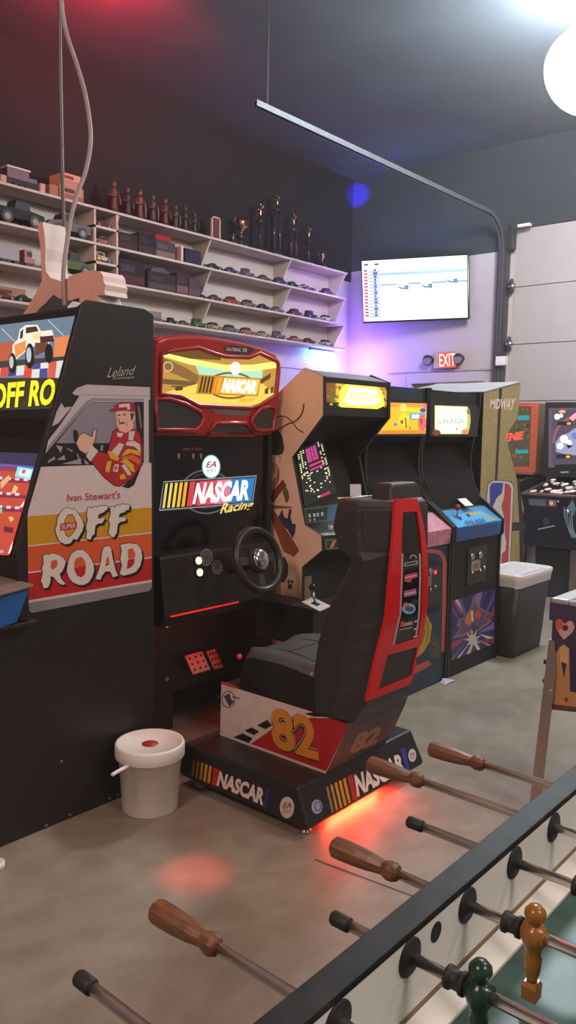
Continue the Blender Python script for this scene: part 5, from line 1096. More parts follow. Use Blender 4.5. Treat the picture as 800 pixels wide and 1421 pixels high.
bdec(d, 'front_art', ma_)
p = FQ.pt(599, 797); b = MB(); b.box(p[0]-0.10, p[0]+0.09, 2.472, 2.482, 0.52, 0.76, GREYP); b.build('coin_door', ma_, bevel=0.003)
for px, py, m, r in ((604, 794, glow(255, 60, 60, 1.6), 0.012), (597, 793, STEEL, 0.02), (604, 814, CHROME, 0.01), (597, 818, CHROME, 0.008)):
    p = onY(px, py, 2.471); b = MB(); b.cyl(p, p+np.array([0, -0.008, 0]), r, m, n=12); b.build('coin_light' if r == 0.012 else 'coin_fitting', ma_)
p = onY(595, 806, 2.471); b = MB(); b.box(p[0]-0.035, p[0]+0.03, 2.466, 2.472, p[2]-0.035, p[2]+0.03, ink(120, 104, 98)); b.build('coin_return', ma_)
# space shooter
MQ = Plane((0, 2.672, 0), (0, -1, 0))
ga = upright(4.484, 5.168, 'black arcade cabinet with a pale lit marquee and blue control panel', CPB, BLACKM)
marquee_panel(ga, 4.484, 5.168, BLACK)
d = decal(); q = [zm(392, 92), zm(638, 104), zm(636, 306), zm(392, 306)]
d.art(MQ, [zm(*p) for p in ((392, 92), (638, 102), (655, 150), (660, 210), (650, 270), (640, 306), (392, 306))], glow(206, 190, 90, 1.0))
d.art(MQ, [zm(*p) for p in ((398, 98), (632, 106), (636, 200), (630, 260), (585, 304), (440, 304), (396, 262))], glow(226, 244, 200, 1.3)); d.art(MQ, [zm(*p) for p in ((410, 130), (620, 135), (620, 240), (560, 290), (450, 285), (408, 240))], glow(252, 255, 236, 1.6))
d.text(MQ, 'GALAGA', [zm(412, 195), zm(610, 192), zm(610, 226), zm(412, 230)], glow(140, 190, 130, 0.95), 0.02)
d.oval(MQ, *zm(405, 296), 6, 4, glow(120, 70, 40, 0.8)); d.oval(MQ, *zm(618, 288), 5, 3.5, glow(236, 140, 90, 1.0)); d.oval(MQ, *zm(642, 140), 2.5, 4, glow(150, 150, 60, 0.8)); d.art(MQ, [zm(*p) for p in ((545, 262), (560, 258), (556, 285))], glow(90, 150, 90, 0.9))
bdec(d, 'marquee', ga)
KP2 = Plane((0, 2.462, 0.9775), np.cross([1, 0, 0], [0, 0.138, 0.0905])); d = decal(); d.k = 3
cq = [zg(214, 92), zg(475, 55), zg(632, 128), zg(285, 200)]
d.art(KP2, cq, ink(56, 150, 206)); d.quadart(KP2, cq, .5, .98, .72, .98, ink(150, 146, 90)); d.quadart(KP2, cq, .82, .98, .05, .5, ink(150, 130, 70))
d.text(KP2, 'GALAGA', [zg(335, 140), zg(515, 115), zg(525, 155), zg(345, 180)], ink(26, 60, 120), 0.06); bdec(d, 'panel_art', ga)
LQ = Plane((0, 2.4615, 0), (0, -1, 0)); d = decal(); d.k = 3; d.art(LQ, [zg(270, 210), zg(630, 160), zg(615, 262), zg(270, 312)], ink(30, 78, 140)); d.art(LQ, [zg(400, 195), zg(520, 178), zg(500, 275), zg(390, 292)], ink(58, 76, 120)); bdec(d, 'panel_lip', ga)
p = KP2.pt(*zg(278, 108)); b = MB(); b.cyl(p, p+np.array([0, 0, 0.05]), 0.006, STEEL); b.ell(p+np.array([0, 0, 0.062]), 0.021, 0.021, 0.021, ink(150, 24, 32, 0.2)); b.build('joystick', ga, label='red ball-top joystick')
for px, py in ((372, 96), (300, 122)):
    p = KP2.pt(*zg(px, py)); b = MB(); b.cyl(p, p+KP2.n*0.01, 0.014, ink(150, 40, 50, 0.3)); b.build('fire_button', ga)
d = decal(); aq = [zg(232, 828), zg(602, 718), zg(592, 1196), zg(228, 1340)]
d.art(FQ, aq, ink(58, 48, 110))
c0 = (0.52, 0.30)
for k in range(26):
    a = 2*PI*k/26+random.uniform(-.06, .06); w = random.uniform(.025, .07); r1 = 1.2
    lowr = math.sin(a) < -0.05; c_ = random.choice([(190, 176, 160), (170, 150, 134), (206, 196, 186)]) if lowr else random.choice([(96, 84, 150), (130, 110, 160), (44, 36, 90), (150, 60, 90)])
    def clip(u, v): return (min(1, max(0, u)), min(1, max(0, v)))
    P = [clip(c0[0]+.12*math.cos(a), c0[1]+.08*math.sin(a)), clip(c0[0]+r1*math.cos(a-w), c0[1]+r1*math.sin(a-w)), clip(c0[0]+r1*math.cos(a+w), c0[1]+r1*math.sin(a+w))]
    d.art(FQ, [bil(aq, *p) for p in P], ink(*c_), lift=0.0006+k*1e-5)
d.k = 12
d.art(FQ, [zg(*p) for p in ((240, 1150), (300, 1060), (270, 1040), (290, 990), (350, 960), (400, 870), (410, 800), (425, 780), (450, 850), (470, 880), (560, 930), (520, 970), (580, 1000), (500, 1060), (440, 1090), (330, 1130))], ink(120, 104, 116))
d.art(FQ, [zg(*p) for p in ((270, 1120), (310, 1060), (300, 1000), (360, 965), (410, 880), (425, 830), (445, 880), (500, 920), (540, 930), (500, 970), (550, 1000), (480, 1050), (420, 1070), (330, 1110))], ink(96, 70, 96))
d.art(FQ, [zg(*p) for p in ((340, 985), (380, 920), (412, 905), (418, 1000), (370, 1040), (345, 1020))], ink(190, 110, 80)); d.art(FQ, [zg(*p) for p in ((430, 915), (470, 900), (485, 950), (460, 985), (430, 980))], ink(180, 70, 56)); d.art(FQ, [zg(*p) for p in ((395, 915), (412, 910), (416, 1000), (402, 1005))], ink(226, 190, 170))
d.art(FQ, [zg(*p) for p in ((385, 1070), (415, 1020), (470, 1060), (430, 1090))], ink(60, 54, 84)); d.art(FQ, [(zg(410, 1160)[0]+(12 if k % 2 else 5)*math.cos(k*PI/9), zg(410, 1160)[1]+(16 if k % 2 else 6)*math.sin(k*PI/9)) for k in range(18)], ink(196, 184, 170)); d.art(FQ, [zg(*p) for p in ((505, 1160), (592, 1145), (590, 1180), (520, 1185))], ink(160, 40, 50)); d.art(FQ, [zg(*p) for p in ((240, 830), (262, 815), (325, 925), (300, 940))], ink(150, 56, 80)); d.art(FQ, [zg(*p) for p in ((258, 820), (282, 816), (326, 920))], ink(206, 190, 190))
bdec(d, 'front_art', ga)
p = FQ.pt(*zg(440, 510)); b = MB(); b.box(p[0]-0.13, p[0]+0.13, 2.470, 2.482, p[2]-0.13, p[2]+0.12, GREYP); b.build('coin_door', ga, bevel=0.003)
p = onY(*zg(435, 525), 2.469); b = MB(); b.box(p[0]-0.06, p[0]+0.06, 2.464, 2.470, p[2]-0.035, p[2]+0.035, ink(150, 128, 118)); b.box(p[0]-0.02, p[0]+0.02, 2.462, 2.464, p[2]-0.015, p[2]+0.015, ink(110, 90, 84)); b.build('coin_return', ga)
for px, py, r in ((402, 446, 0.022), (472, 432, 0.022), (402, 585, 0.01), (472, 566, 0.01), (505, 540, 0.013)):
    p = onY(*zg(px, py), 2.469); b = MB(); b.cyl(p, p+np.array([0, -0.01, 0]), r, CHROME, n=12); b.build('coin_fitting', ga)
p = KP2.pt(*zg(340, 28)); p = np.array([p[0], 2.640, 1.125]); b = MB(); p = np.array([p[0], 2.597, 1.108]); b.obox(p, (0.055, 0, 0), (0, 0.030, 0.022), (0, -0.0006, 0.0008), ink(214, 208, 200)); cd = b.build('notice_card'); setprops(cd, 'white paper card lying at the top of the blue control panel', 'card')

# ------------------------------------------------------------------ gold cabinet facing away
GY0 = 2.69; GPn = Plane((0, GY0, 0), (0, -1, 0))
t = thing('arcade_cabinet', 'gold-sided arcade cabinet standing sideways behind the blue-panel cabinet', 'arcade cabinet', (5.65, 3.05, 0))
gp = [(672, 545), (723, 531), (719, 579), (702.5, 605), (718, 665), (724, 690)]
G3 = [GPn.pt(*p) for p in gp]; G = [(p[0], p[2]) for p in G3]
G = G+[(G[-1][0]+0.06, 0.98), (G[-1][0]+0.02, 0.86), (G[-1][0]+0.06, 0.0), (G[0][0]+0.02, 0.0)]
b = MB(); b.prism([(x, GY0, z) for x, z in G], (0, 0.02, 0), BLACK, GOLDP); b.build('side_panel', t)
b = MB(); b.prism([(x, 3.39, z) for x, z in G], (0, 0.02, 0), BLACK, GOLDP); b.build('side_panel', t)
b = MB(); cx_, cz_ = 5.6, 1.0; b.prism([(cx_+(x-cx_)*0.97, GY0+0.02, cz_+(z-cz_)*(0.995 if z > 0.01 else 1)) for x, z in G], (0, 0.68, 0), BLACKM); b.build('body', t)
ROOFG = mat('grey cabinet roof', (0.26, 0.255, 0.26), 0.55)
b = MB(); b.prism([(G[0][0], GY0-0.002, G[0][1]+0.002), (G[1][0], GY0-0.002, G[1][1]+0.002), (G[1][0], 3.412, G[1][1]+0.002), (G[0][0], 3.412, G[0][1]+0.002)], (0, 0, 0.006), ROOFG); b.build('roof_board', t)
d = decal()
d.art(GPn, [(693.2, 539.5), (697.4, 538.4), (690.6, 668), (687.2, 668)], ink(44, 38, 32))
d.text(GPn, 'MIDWAY', [(681.5, 554), (716.5, 552.5), (713, 569.5), (680.5, 567)], ink(236, 208, 196), 0.03)
d.art(GPn, [(718, 667), (721, 667), (727, 720), (728, 800), (722, 800), (721, 720)], ink(30, 26, 24)); d.art(GPn, [(711, 725), (730, 724), (731, 735), (711, 737)], ink(34, 30, 32))
bdec(d, 'side_marks', t)
d = decal(); d.k = 10
WHI = ink(206, 196, 192)
rr = [(684, 667), (706, 668), (711, 671), (713, 677), (710, 740), (708, 792), (706, 800), (674, 798), (676, 690), (678, 672)]
d.art(GPn, [(x+0.8*(1 if x > 695 else -1), y-1.0) for x, y in rr], ink(40, 34, 30)); d.art(GPn, rr, WHI)
d.art(GPn, [(683, 670), (699, 670), (697, 684), (689, 692), (684, 704), (680, 700), (680, 676)], ink(46, 62, 150)); d.art(GPn, [(680, 704), (683, 706), (690, 720), (693, 740), (692, 795), (677, 795)], ink(46, 62, 150))
d.art(GPn, [(701, 670.5), (706, 671.5), (710, 678), (707.5, 740), (705, 796), (698, 796), (696, 775), (697, 768), (702, 764), (703, 752), (701, 742), (701, 722), (696, 702), (700, 690)], ink(186, 64, 66))
bdec(d, 'emblem', t, 'red white and blue player emblem')

# ------------------------------------------------------------------ trash can
t = thing('trash_can', 'dark rectangular trash can lined with a white bag', 'trash can', (5.46, 2.50, 0))
def rr_(x0, x1, y0, y1, r, z, n=4):
    out = []
    for (cx, cy, a0) in ((x1-r, y1-r, 0), (x0+r, y1-r, PI/2), (x0+r, y0+r, PI), (x1-r, y0+r, 1.5*PI)):
        for i in range(n+1): a = a0+PI/2*i/n; out.append((cx+r*math.cos(a), cy+r*math.sin(a), z))
    return out
CANM = mat('dark grey can plastic', (0.014, 0.014, 0.016), 0.5)
b = MB(); b.loft([rr_(5.225, 5.70, 2.375, 2.60, 0.035, 0.0), rr_(5.22, 5.705, 2.37, 2.605, 0.035, 0.02), rr_(5.19, 5.745, 2.335, 2.645, 0.04, 0.58)], CANM, smooth=True); b.build('bin', t)
BAG = mat('white bag plastic', (0.62, 0.55, 0.54), 0.4, noise=0.1, scale=30)
secs = [rr_(5.188, 5.748, 2.332, 2.648, 0.042, 0.505), rr_(5.182, 5.756, 2.325, 2.656, 0.045, 0.55), rr_(5.176, 5.764, 2.318, 2.662, 0.048, 0.592), rr_(5.186, 5.752, 2.328, 2.650, 0.045, 0.600), rr_(5.20, 5.735, 2.342, 2.635, 0.04, 0.585), rr_(5.22, 5.71, 2.36, 2.615, 0.04, 0.52)]
random.seed(5); secs = [[(x, y, z+(random.uniform(-.006, .006) if i in (0, 5) else 0)) for x, y, z in s_] for i, s_ in enumerate(secs)]
b = MB(); b.loft(secs, BAG, caps=False, smooth=True); b.build('bag_rim', t)
b = MB(); n_ = 14; vs = []
for j in range(n_+1):
    for i in range(n_+1): vs.append((5.21+0.51*i/n_, 2.35+0.275*j/n_, 0.594+random.uniform(-.010, .012)*(1 if 0 < i < n_ and 0 < j < n_ else 0)))
b.add(vs, [(j*(n_+1)+i, j*(n_+1)+i+1, (j+1)*(n_+1)+i+1, (j+1)*(n_+1)+i) for j in range(n_) for i in range(n_)], mat('crumpled bag', (0.50, 0.48, 0.49), 0.45, noise=0.12, scale=25), True); b.build('bag_contents', t)
# paper scrap
p = onZ(618, 946.5); b = MB(); b.add([p+np.array(q) for q in ((-.05, -.03, .001), (.04, -.045, .012), (.075, .0, .003), (.01, .02, .02), (-.04, .015, .002))], [(0, 1, 3), (1, 2, 3), (0, 3, 4)], ink(170, 166, 176)); o = b.build('paper_scrap', clean=False); setprops(o, 'crumpled pale paper scrap on the floor before the cabinet bases', 'paper')

# ------------------------------------------------------------------ far pinball machines
def legs(t, pts, z1, m):
    for (x, y) in pts:
        b = MB(); b.prism([(x-0.025, y-0.025, 0.02), (x+0.025, y-0.025, 0.02), (x+0.025, y-0.015, 0.02), (x-0.015, y-0.015, 0.02), (x-0.015, y+0.025, 0.02), (x-0.025, y+0.025, 0.02)], (0, 0, z1-0.02), m); b.cyl((x-0.01, y-0.01, 0), (x-0.01, y-0.01, 0.03), 0.02, m); b.build('leg', t)
def pinball(label, y0, y1, xf, bx, by0, by1, zt, bodym, boxm):
    xb = 8.56
    t = thing('pinball_machine', label, 'pinball machine', ((xf+xb)/2, (y0+y1)/2, 0))
    b = MB(); b.prism([(xf, y0, 0.50), (xf, y0, zt-0.01), (bx+0.2, y0, zt+0.12), (xb, y0, zt+0.12), (xb, y0, 0.62)], (0, y1-y0, 0), bodym); b.build('body', t, bevel=0.005)
    b = MB(); b.prism([(xf+0.06, y0+0.025, zt-0.004), (bx+0.05, y0+0.025, zt+0.108), (bx+0.05, y0+0.025, zt+0.112), (xf+0.06, y0+0.025, zt+0.002)], (0, y1-y0-0.05, 0), BLACKG); b.build('playfield_glass', t)
    b = MB(); b.box(xf-0.008, xf+0.06, y0-0.004, y1+0.004, zt-0.02, zt+0.006, STEEL); b.build('lockbar', t, bevel=0.006)
    for yy in (y0, y1-0.025):
        b = MB(); b.prism([(xf+0.05, yy, zt-0.01), (bx+0.05, yy, zt+0.10), (bx+0.05, yy, zt+0.118), (xf+0.05, yy, zt+0.008)], (0, 0.025, 0), STEEL); b.build('side_rail', t)
    b = MB(); b.box(bx, bx+0.26, by0, by1, zt+0.13, 1.89, boxm); b.build('backbox', t, bevel=0.004)
    legs(t, ((xf+0.03, y0+0.03), (xf+0.03, y1-0.03), (xb-0.03, y0+0.03), (xb-0.03, y1-0.03)), 0.62, STEEL)
    return t
ORG = mat('orange red backbox paint', (0.60, 0.10, 0.05), 0.5)
BRN = mat('brown backbox side', (0.20, 0.14, 0.06), 0.55)
ge = pinball('old pinball machine with an orange-framed backglass beside the gold cabinet', 3.60, 4.13, 7.30, 8.2, 3.59, 4.20, 1.0, BLACKM, BRN)
bp = Plane((8.199, 0, 0), (-1, 0, 0)); d = decal(); zb3 = lambda x, y: (690+x/7.27, 550+y/7.27)
d.art(bp, [zb3(-60, 62), zb3(425, 66), zb3(390, 770), zb3(-60, 760)], ORG)
d.art(bp, [zb3(-60, 105), zb3(350, 100), zb3(330, 712), zb3(-60, 706)], glow(96, 84, 60, 0.6))
random.seed(21)
for k in range(60):
    x, y = random.uniform(40, 320), random.uniform(120, 690); c_ = random.choice([(150, 96, 50), (60, 110, 86), (170, 80, 50), (80, 90, 70), (140, 110, 60), (90, 60, 40), (70, 100, 110)])
    d.oval(bp, *zb3(x, y), random.uniform(1, 4), random.uniform(1, 4), glow(*c_, 0.6), 9, lift=0.0006+k*1e-5)
d.k = 30
for p in ([(215, 195), (330, 192), (330, 238), (215, 242)], [(190, 540), (318, 538), (318, 575), (190, 578)]): d.art(bp, [zb3(*q) for q in p], glow(40, 150, 160, 0.9))
d.text(bp, 'GENIE', [zb3(20, 385), zb3(275, 350), zb3(275, 430), zb3(20, 470)], glow(250, 84, 60, 1.2), 0.04, 0.2)
bdec(d, 'backglass', ge)
dk = pinball('dark pinball machine with a space-scene backglass at the right edge', 2.76, 3.32, 7.34, 8.0, 2.74, 3.41, 1.005, mat('dark blue body art', (0.012, 0.012, 0.022), 0.45, noise=0.5, scale=6), BLACKM)
bp = Plane((7.999, 0, 0), (-1, 0, 0)); d = decal()
d.art(bp, [zb3(525, 120), zb3(1100, 110), zb3(1100, 690), zb3(520, 720)], glow(110, 84, 104, 0.8)); d.art(bp, [zb3(560, 140), zb3(1100, 130), zb3(1100, 680), zb3(560, 690)], glow(84, 78, 96, 0.8))
d.oring(bp, *zb3(800, 470), 33, 37, 3.5, glow(150, 96, 104, 0.9), a0=PI, a1=1.8*PI); d.art(bp, [zb3(*p) for p in ((600, 560), (590, 470), (640, 400), (720, 370), (790, 320), (900, 340), (900, 600), (720, 590))], glow(150, 156, 186, 1.0))
for cx, cy, r, c_ in ((610, 205, 30, (250, 250, 250)), (650, 195, 20, (230, 230, 240)), (680, 430, 40, (240, 246, 246)), (640, 500, 34, (210, 236, 214)), (730, 470, 30, (226, 230, 246)), (790, 400, 34, (100, 110, 190))): d.oval(bp, *zb3(cx, cy), r/7.27, r/7.27, glow(*c_, 1.2))
d.art(bp, [zb3(700, 480), zb3(770, 500), zb3(720, 530)], glow(40, 40, 50, 0.5))
d.text(bp, 'JOKERZ', [zb3(725, 225), zb3(900, 60), zb3(950, 130), zb3(760, 262)], glow(236, 150, 160, 1.0), 0.03) if False else d.art(bp, [zb3(*p) for p in ((730, 215), (800, 160), (830, 200), (765, 250))], glow(226, 160, 170, 1.0))
d.art(bp, [zb3(*p) for p in ((625, 150), (660, 135), (698, 145), (690, 165), (640, 172))], glow(246, 150, 120, 1.2))
for x, y in ((610, 255), (600, 590)):
    d.art(bp, [zb3(x, y), zb3(x+150, y-5), zb3(x+160, y+38), zb3(x, y+36)], glow(60, 40, 36, 0.5)); d.text(bp, '00', [zb3(x+98, y+6), zb3(x+140, y+6), zb3(x+140, y+32), zb3(x+98, y+32)], glow(255, 176, 60, 1.3), 0.05)
d.art(bp, [zb3(585, 690), zb3(900, 680), zb3(900, 750), zb3(585, 750)], glow(40, 40, 46, 0.5)); d.art(bp, [zb3(645, 760), zb3(725, 757), zb3(725, 770), zb3(645, 773)], glow(170, 170, 170, 0.7))
bdec(d, 'backglass', dk)
# lit playfield seen through the glass
gpn = np.cross([0, 1, 0], np.array([8.05-7.40, 0, 0.11])); gp_ = Plane((7.40, 3.0, 1.009), gpn); d = decal()
random.seed(9)
for k in range(46):
    u, v = random.uniform(7.43, 8.0), random.uniform(2.80, 3.28); zz = 1.0107+(u-7.40)*0.11/0.65
    r = random.uniform(.008, .035); c_ = random.choice([(250, 240, 236), (240, 240, 250), (236, 200, 200), (150, 130, 150), (230, 214, 190), (120, 110, 150), (200, 170, 180)])
    d.add([(u+r*1.6*math.cos(2*PI*i/10), v+r*math.sin(2*PI*i/10), zz+0.0004*k/10+r*1.6*math.cos(2*PI*i/10)*0.11/0.65) for i in range(10)], [tuple(range(10))], glow(*c_, 0.9))
bdec(d, 'lit_playfield', dk)
fpn = Plane((7.338, 0, 0), (-1, 0, 0)); d = decal()
q4 = lambda x, y: (690+x/7.105, 700+y/7.105)
for p, c_ in (([(320, 1035), (500, 1040), (500, 1110), (330, 1100)], (96, 96, 104)), ([(520, 1040), (600, 1050), (600, 1110), (520, 1110)], (120, 112, 104)),): d.art(fpn, [zb3(*q) for q in p], ink(*c_))
d.oval(fpn, *zb3(552, 1078), 2.4, 2.4, glow(255, 120, 100, 1.4)); d.oval(fpn, *zb3(620, 1060), 1.3, 1.3, ink(200, 200, 206))
bdec(d, 'coin_panel', dk); d = decal()
TE = ink(130, 160, 164)
for k in range(4): d.stroke(fpn, [q4(*p) for p in catmull(((665+k*25, 30+k*20), (670+k*24, 110+k*16), (700+k*18, 220+k*10), (745+k*16, 330)), 4)], 1.4, TE)
d.art(fpn, [zb3(*p) for p in ((740, 1080), (765, 1040), (800, 1130), (780, 1200), (720, 1190), (690, 1150))], ink(96, 120, 126))
bdec(d, 'front_art', dk); d = decal(); d.stroke(fpn, [q4(405, 245), q4(570, 210)], 1.6, ink(170, 170, 176)); bdec(d, 'silver_trim', dk)
d = decal(); d.oval(fpn, *q4(490, 170), 5, 6, ink(60, 60, 74)); bdec(d, 'coin_lock', dk)
b = MB(); b.lathe([(0.012, 0), (0.012, 0.05), (0.022, 0.055), (0.022, 0.075), (0, 0.08)], (7.34, 2.84, 0.86), CHROME, axis=(-1, 0, 0), n=12); b.build('plunger', dk)
b = MB(); BINM = mat('dark blue grey bin', (0.030, 0.034, 0.046), 0.5)
b.loft([rr_(7.48, 7.95, 2.72, 3.20, 0.03, 0.0), rr_(7.46, 7.97, 2.70, 3.22, 0.03, 0.47)], BINM); bn = b.build('tub', None); setprops(bn, 'dark blue-grey storage tub on the floor under the dark pinball machine', 'tub')
# near right pinball machine
XN = 3.15; y1 = 1.268
PUR = mat('purple cabinet paint', (0.055, 0.035, 0.085), 0.45, noise=0.15)
t = thing('pinball_machine', 'purple pinball machine with hearts and pencils painted on its side', 'pinball machine', (3.43, 0.6, 0))
y0 = -0.05
b = MB(); b.box(XN, XN+0.56, y0, y1, 0.475, 0.895, PUR); b.build('body', t, bevel=0.003)
WST = mat('worn steel rail', (0.62, 0.64, 0.66), 0.3, 0.7)
b = MB(); b.box(XN-0.006, XN+0.566, y1-0.065, y1+0.008, 0.893, 0.915, WST); b.build('lockbar', t, bevel=0.008, seg=3)
for xx in (XN-0.004, XN+0.524):
    b = MB(); b.box(xx, xx+0.04, y0, y1-0.065, 0.893, 0.911, WST); b.build('side_rail', t, bevel=0.004)
b = MB(); b.box(XN+0.036, XN+0.524, y0, y1-0.065, 0.895, 0.900, mat('glass over playfield', (0.10, 0.15, 0.15), 0.08, noise=0.3, scale=8)); b.build('playfield_glass', t)
b = MB(); b.box(XN-0.08, XN+0.64, y0-0.25, y0+0.02, 0.95, 1.75, PUR); b.box(XN+0.02, XN+0.54, y0-0.24, y0+0.0, 0.86, 0.96, PUR); b.build('backbox', t, bevel=0.005)
NP = Plane((XN, 0, 0), (-1, 0, 0)); d = decal(); zn_ = lambda x, y: (740+x/4.733, 780+y/4.733)
def A(pts, m): d.art(NP, [zn_(*p) for p in pts], m)
A([(115, 240), (420, 275), (420, 300), (115, 262)], ink(140, 118, 116)); A([(112, 262), (420, 298), (420, 420), (108, 380)], ink(70, 56, 96))
A([(150, 385), (165, 372), (185, 374), (210, 405), (240, 384), (262, 392), (276, 425), (262, 460), (205, 510), (180, 480), (152, 430)], ink(214, 170, 160)); A([(150, 385), (165, 372), (185, 374), (205, 398), (195, 420), (175, 455), (152, 430)], ink(206, 100, 72)); d.oval(NP, *zn_(213, 432), 4.4, 4.2, ink(96, 40, 50))
A([(150, 600), (175, 565), (240, 600), (245, 850), (300, 862), (300, 985), (120, 960), (110, 800)], ink(190, 140, 90)); A([(175, 560), (205, 540), (240, 570), (235, 660), (205, 765), (180, 660)], ink(214, 170, 120)); A([(185, 655), (225, 668), (205, 765)], ink(60, 40, 60)); A([(245, 570), (420, 590), (420, 860), (250, 850)], ink(54, 40, 72)); A([(205, 895), (230, 885), (235, 910), (215, 925)], ink(140, 60, 44)); A([(120, 930), (420, 970), (420, 1000), (120, 968)], ink(96, 60, 50))
bdec(d, 'side_art', t)
def leg(x, y, dx, dy):
    b = MB(); w = 0.045; sx = 1 if dx < 0 else -1; sy = 1 if dy < 0 else -1
    for (z0, z1) in ((0.03, 0.60), (0.60, 0.74)):
        def L(z): 
            s_ = (0.74-z)/0.74; ox, oy = x+dx*0.035*s_, y+dy*0.035*s_; ww = w if z < 0.70 else w*0.55
            return [(ox, oy, z), (ox+sx*ww, oy, z), (ox+sx*ww, oy+sy*0.005, z), (ox+sx*0.005, oy+sy*0.005, z), (ox+sx*0.005, oy+sy*ww, z), (ox, oy+sy*ww, z)]
        b.loft([L(z0), L(z1)], STEEL)
    b.build('leg', t, label='ribbed steel leg'); lg = bpy.data.objects[[o.name for o in t.children][-1]]
    b = MB()
    for z in (0.64, 0.56): b.cyl((x+sx*0.02, y+dy*0.006, z), (x+sx*0.02, y+dy*0.022, z), 0.010, GREYP, n=10)
    b.cyl((x+dx*0.006, y+sy*0.022, 0.535), (x+dx*0.015, y+sy*0.022, 0.535), 0.008, CHROME, n=10); b.cyl((x+dx*0.035+sx*0.01, y+dy*0.035+sy*0.01, 0.0), (x+dx*0.035+sx*0.01, y+dy*0.035+sy*0.01, 0.035), 0.02, GREYP); b.build('leg_bolt', lg)
leg(XN-0.007, y1+0.007, -1, 1); leg(XN+0.567, y1+0.007, 1, 1); leg(XN-0.007, y0-0.007, -1, -1); leg(XN+0.567, y0-0.007, 1, -1)

# ------------------------------------------------------------------ foosball table
TX0, TX1, TYO, TYI, TYF = 0.30, 1.86, 0.565, 0.525, -0.235
t = thing('foosball_table', 'foosball table with white inner walls and wooden handles in the foreground', 'foosball table', (1.08, 0.17, 0))
RAIL = mat('worn black rail', (0.014, 0.013, 0.013), 0.55, noise=0.6, scale=25, spec=0.3)
ZT = 0.92
SIDE = mat('black table side', (0.014, 0.013, 0.013), 0.45)
b = MB(); b.box(TX0, TX1, TYI+0.004, TYO-0.003, 0.66, ZT-0.012, SIDE); b.box(TX0, TX1, TYF+0.003, TYF+0.036, 0.66, ZT-0.012, SIDE); b.box(TX0, TX0+0.035, TYF+0.04, TYI, 0.66, ZT-0.012, SIDE); b.box(TX1-0.035, TX1, TYF+0.04, TYI, 0.66, ZT-0.012, SIDE); b.box(TX0+0.03, TX1-0.03, TYF+0.03, TYI+0.01, 0.66, 0.70, SIDE); b.build('cabinet', t)
b = MB(); b.box(TX0-0.004, TX1+0.004, TYI-0.002, TYO, ZT-0.012, ZT, RAIL); b.box(TX0-0.004, TX1+0.004, TYF, TYF+0.042, ZT-0.012, ZT, RAIL); b.box(TX0-0.004, TX0+0.038, TYF+0.042, TYI-0.002, ZT-0.012, ZT, RAIL); b.box(TX1-0.038, TX1+0.004, TYF+0.042, TYI-0.002, ZT-0.012, ZT, RAIL); b.build('top_rail', t, bevel=0.002)
TAN = mat('tan caulk line', (0.26, 0.17, 0.085), 0.6, noise=0.3)
b = MB(); b.box(TX0+0.035, TX1-0.035, TYI-0.0005, TYI+0.0045, 0.785, ZT-0.0125, LAMW); b.box(TX0+0.035, TX1-0.035, TYF+0.035, TYF+0.04, 0.785, ZT-0.0125, LAMW); b.box(TX0+0.035, TX0+0.04, TYF+0.04, TYI, 0.77, ZT-0.0125, LAMW); b.box(TX1-0.04, TX1-0.035, TYF+0.04, TYI, 0.77, ZT-0.0125, LAMW); b.build('inner_wall', t)
b = MB(); b.prism([(TX0+0.04, TYI, 0.789), (TX0+0.04, TYI-0.037, 0.777), (TX0+0.04, TYI-0.037, 0.765), (TX0+0.04, TYI, 0.765)], (TX1-TX0-0.08, 0, 0), LAMW); b.build('ledge', t)
b = MB(); b.prism([(TX0+0.04, TYI-0.0006, 0.798), (TX0+0.04, TYI-0.0012, 0.788), (TX0+0.04, TYI-0.006, 0.7865), (TX0+0.04, TYI-0.0006, 0.786)], (TX1-TX0-0.08, 0, 0), TAN); b.build('caulk_line', t)
b = MB(); b.box(TX0+0.035, TX1-0.035, TYF+0.04, TYI-0.03, 0.765, 0.772, GREENF); pf = b.build('playfield', t)
for x in (TX0+0.06, TX1-0.06):
    for y in (TYF+0.055, TYO-0.065):
        b = MB(); b.box(x-0.055, x+0.055, y-0.045, y+0.045, 0.03, 0.66, SIDE); b.cyl((x, y, 0), (x, y, 0.03), 0.025, STEEL); b.build('leg', t, bevel=0.004)
ROD = mat('polished rod', (0.88, 0.82, 0.76), 0.27, 1.0, noise=0.02)
ZR = 0.882
def bearing(x, y, s_):
    b = MB(); b.lathe([(0.0265, 0), (0.0265, 0.002), (0.024, 0.0035), (0.0125, 0.004), (0.0115, 0.006), (0.0085, 0.006)], (x, y, ZR-0.001), RUBBER, axis=(0, s_, 0), n=24); return b
ORF = mat('amber foosball player', (0.30, 0.12, 0.022), 0.25); GRF = mat('dark green foosball player', (0.012, 0.045, 0.03), 0.25)
def player(x, y, m, parent):
    b = MB()
    b.lathe([(0.0, 0.043), (0.009, 0.041), (0.0148, 0.034), (0.0152, 0.027), (0.011, 0.019), (0.0075, 0.015), (0.010, 0.012), (0.0165, 0.008), (0.0175, -0.004), (0.0165, -0.012), (0.012, -0.02), (0.0105, -0.03), (0.0125, -0.036), (0.011, -0.055), (0.0075, -0.065), (0.0075, -0.072)], (x, y, ZR), m, n=16, sx=1.0)
    b.loft([rect(x-0.008, x+0.008, y-0.0085, y+0.0085, ZR-0.070), rect(x-0.012, x+0.012, y-0.0105, y+0.0105, ZR-0.076), rect(x-0.010, x+0.010, y-0.0105, y+0.0105, ZR-0.096)], m); b.cyl((x, y-0.016, ZR), (x, y+0.016, ZR), 0.0135, m); b.build('player', parent)
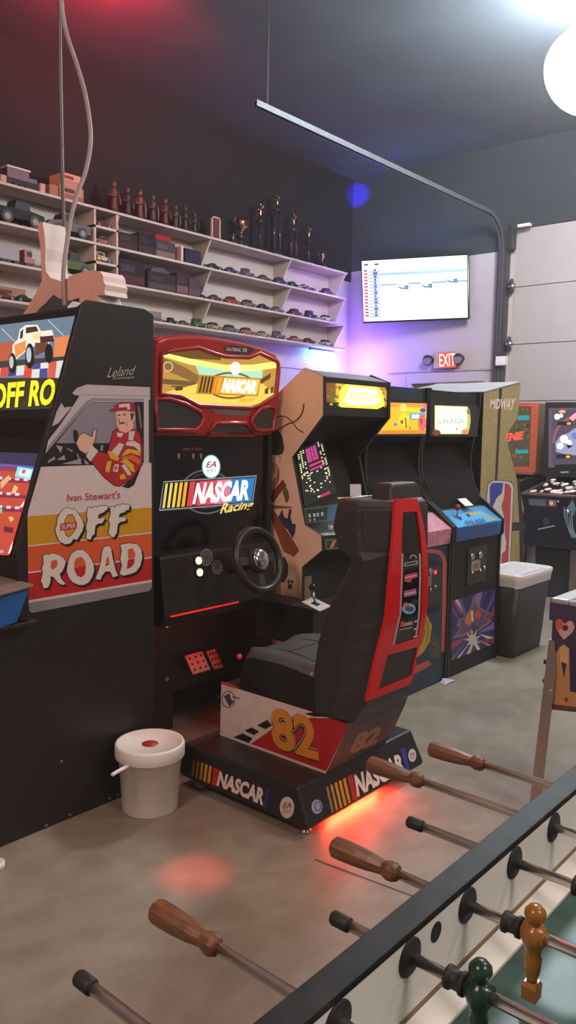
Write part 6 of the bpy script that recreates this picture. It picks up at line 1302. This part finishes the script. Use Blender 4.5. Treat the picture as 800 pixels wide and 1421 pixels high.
def bumper(x, y, parent):
    b = MB(); b.lathe([(0.012, -0.014), (0.0155, -0.013), (0.0155, -0.008), (0.0125, -0.006), (0.0125, 0.006), (0.0155, 0.008), (0.0155, 0.013), (0.012, 0.014)], (x, y, ZR), RUBBER, axis=(0, 1, 0), n=18); b.build('bumper', parent)
tips = [0.817, 0.855, 0.654, 0.773, 0.727, 0.922, 0.869, 0.595]
hand = [0, 1, 0, 1, 0, 1, 1, 0]
for i in range(8):
    x = 0.56+0.1592*i; y1 = tips[i]; far = -1.05+0.12*i if False else y1-1.22
    b = MB(); b.cyl((x, y1-0.012, ZR), (x, far+0.01, ZR), 0.0079, ROD, n=18); rod = b.build('rod', t)
    def handle(yt, s_, parent):
        b = MB(); prof = [(0.0, 0.0), (0.0145, 0.0), (0.0178, 0.004), (0.0182, 0.02), (0.0172, 0.05), (0.0150, 0.075), (0.0122, 0.094), (0.0115, 0.100), (0.0140, 0.106), (0.0158, 0.112), (0.0158, 0.120), (0.0125, 0.127), (0.009, 0.129)]
        b.lathe(prof, (x, yt, ZR), WOODH, axis=(0, s_, 0), n=10, smooth=False); b.build('handle', parent, label='turned wooden handle', bevel=0.0)
    def cap(yt, s_, parent):
        b = MB(); b.lathe([(0.0, 0.0), (0.009, 0.0), (0.0108, 0.003), (0.0108, 0.028), (0.0095, 0.031), (0.008, 0.031)], (x, yt, ZR), RUBBER, axis=(0, s_, 0), n=16); b.build('end_cap', parent)
    if hand[i]: handle(y1, -1, rod); cap(far, 1, rod)
    else: cap(y1, -1, rod); handle(far, 1, rod)
    o = bearing(x, TYI-0.0005, -1).build('bearing', t); o = bearing(x, TYF+0.0405, 1).build('bearing', t)
    team = [1, 1, 0, 1, 0, 1, 0, 0][i]
    m = ORF if i in (0, 1, 3, 5) else GRF
    ysl = {0: [0.17], 1: [0.30, 0.04], 2: [0.422, 0.24, 0.06], 3: [0.420, 0.29, 0.16, 0.03, -0.10], 4: [0.38, 0.27, 0.16, 0.05, -0.06], 5: [0.30, 0.16, 0.02], 6: [0.28, 0.06], 7: [0.17]}[i]
    if i == 3: ysl = [0.420, 0.235, 0.05]
    for yy in ysl: player(x, yy, m, rod)
    bumper(x, ysl[0]+0.032, rod); bumper(x, ysl[-1]-0.032, rod)
b = MB(); p = onY(605, 1293, TYI); b.cyl((p[0], TYI-0.0012, p[2]), (p[0], TYI+0.001, p[2]), 0.0145, mat('dark hole', (0.02, 0.012, 0.01), 0.7), n=24); b.build('ball_hole', t)
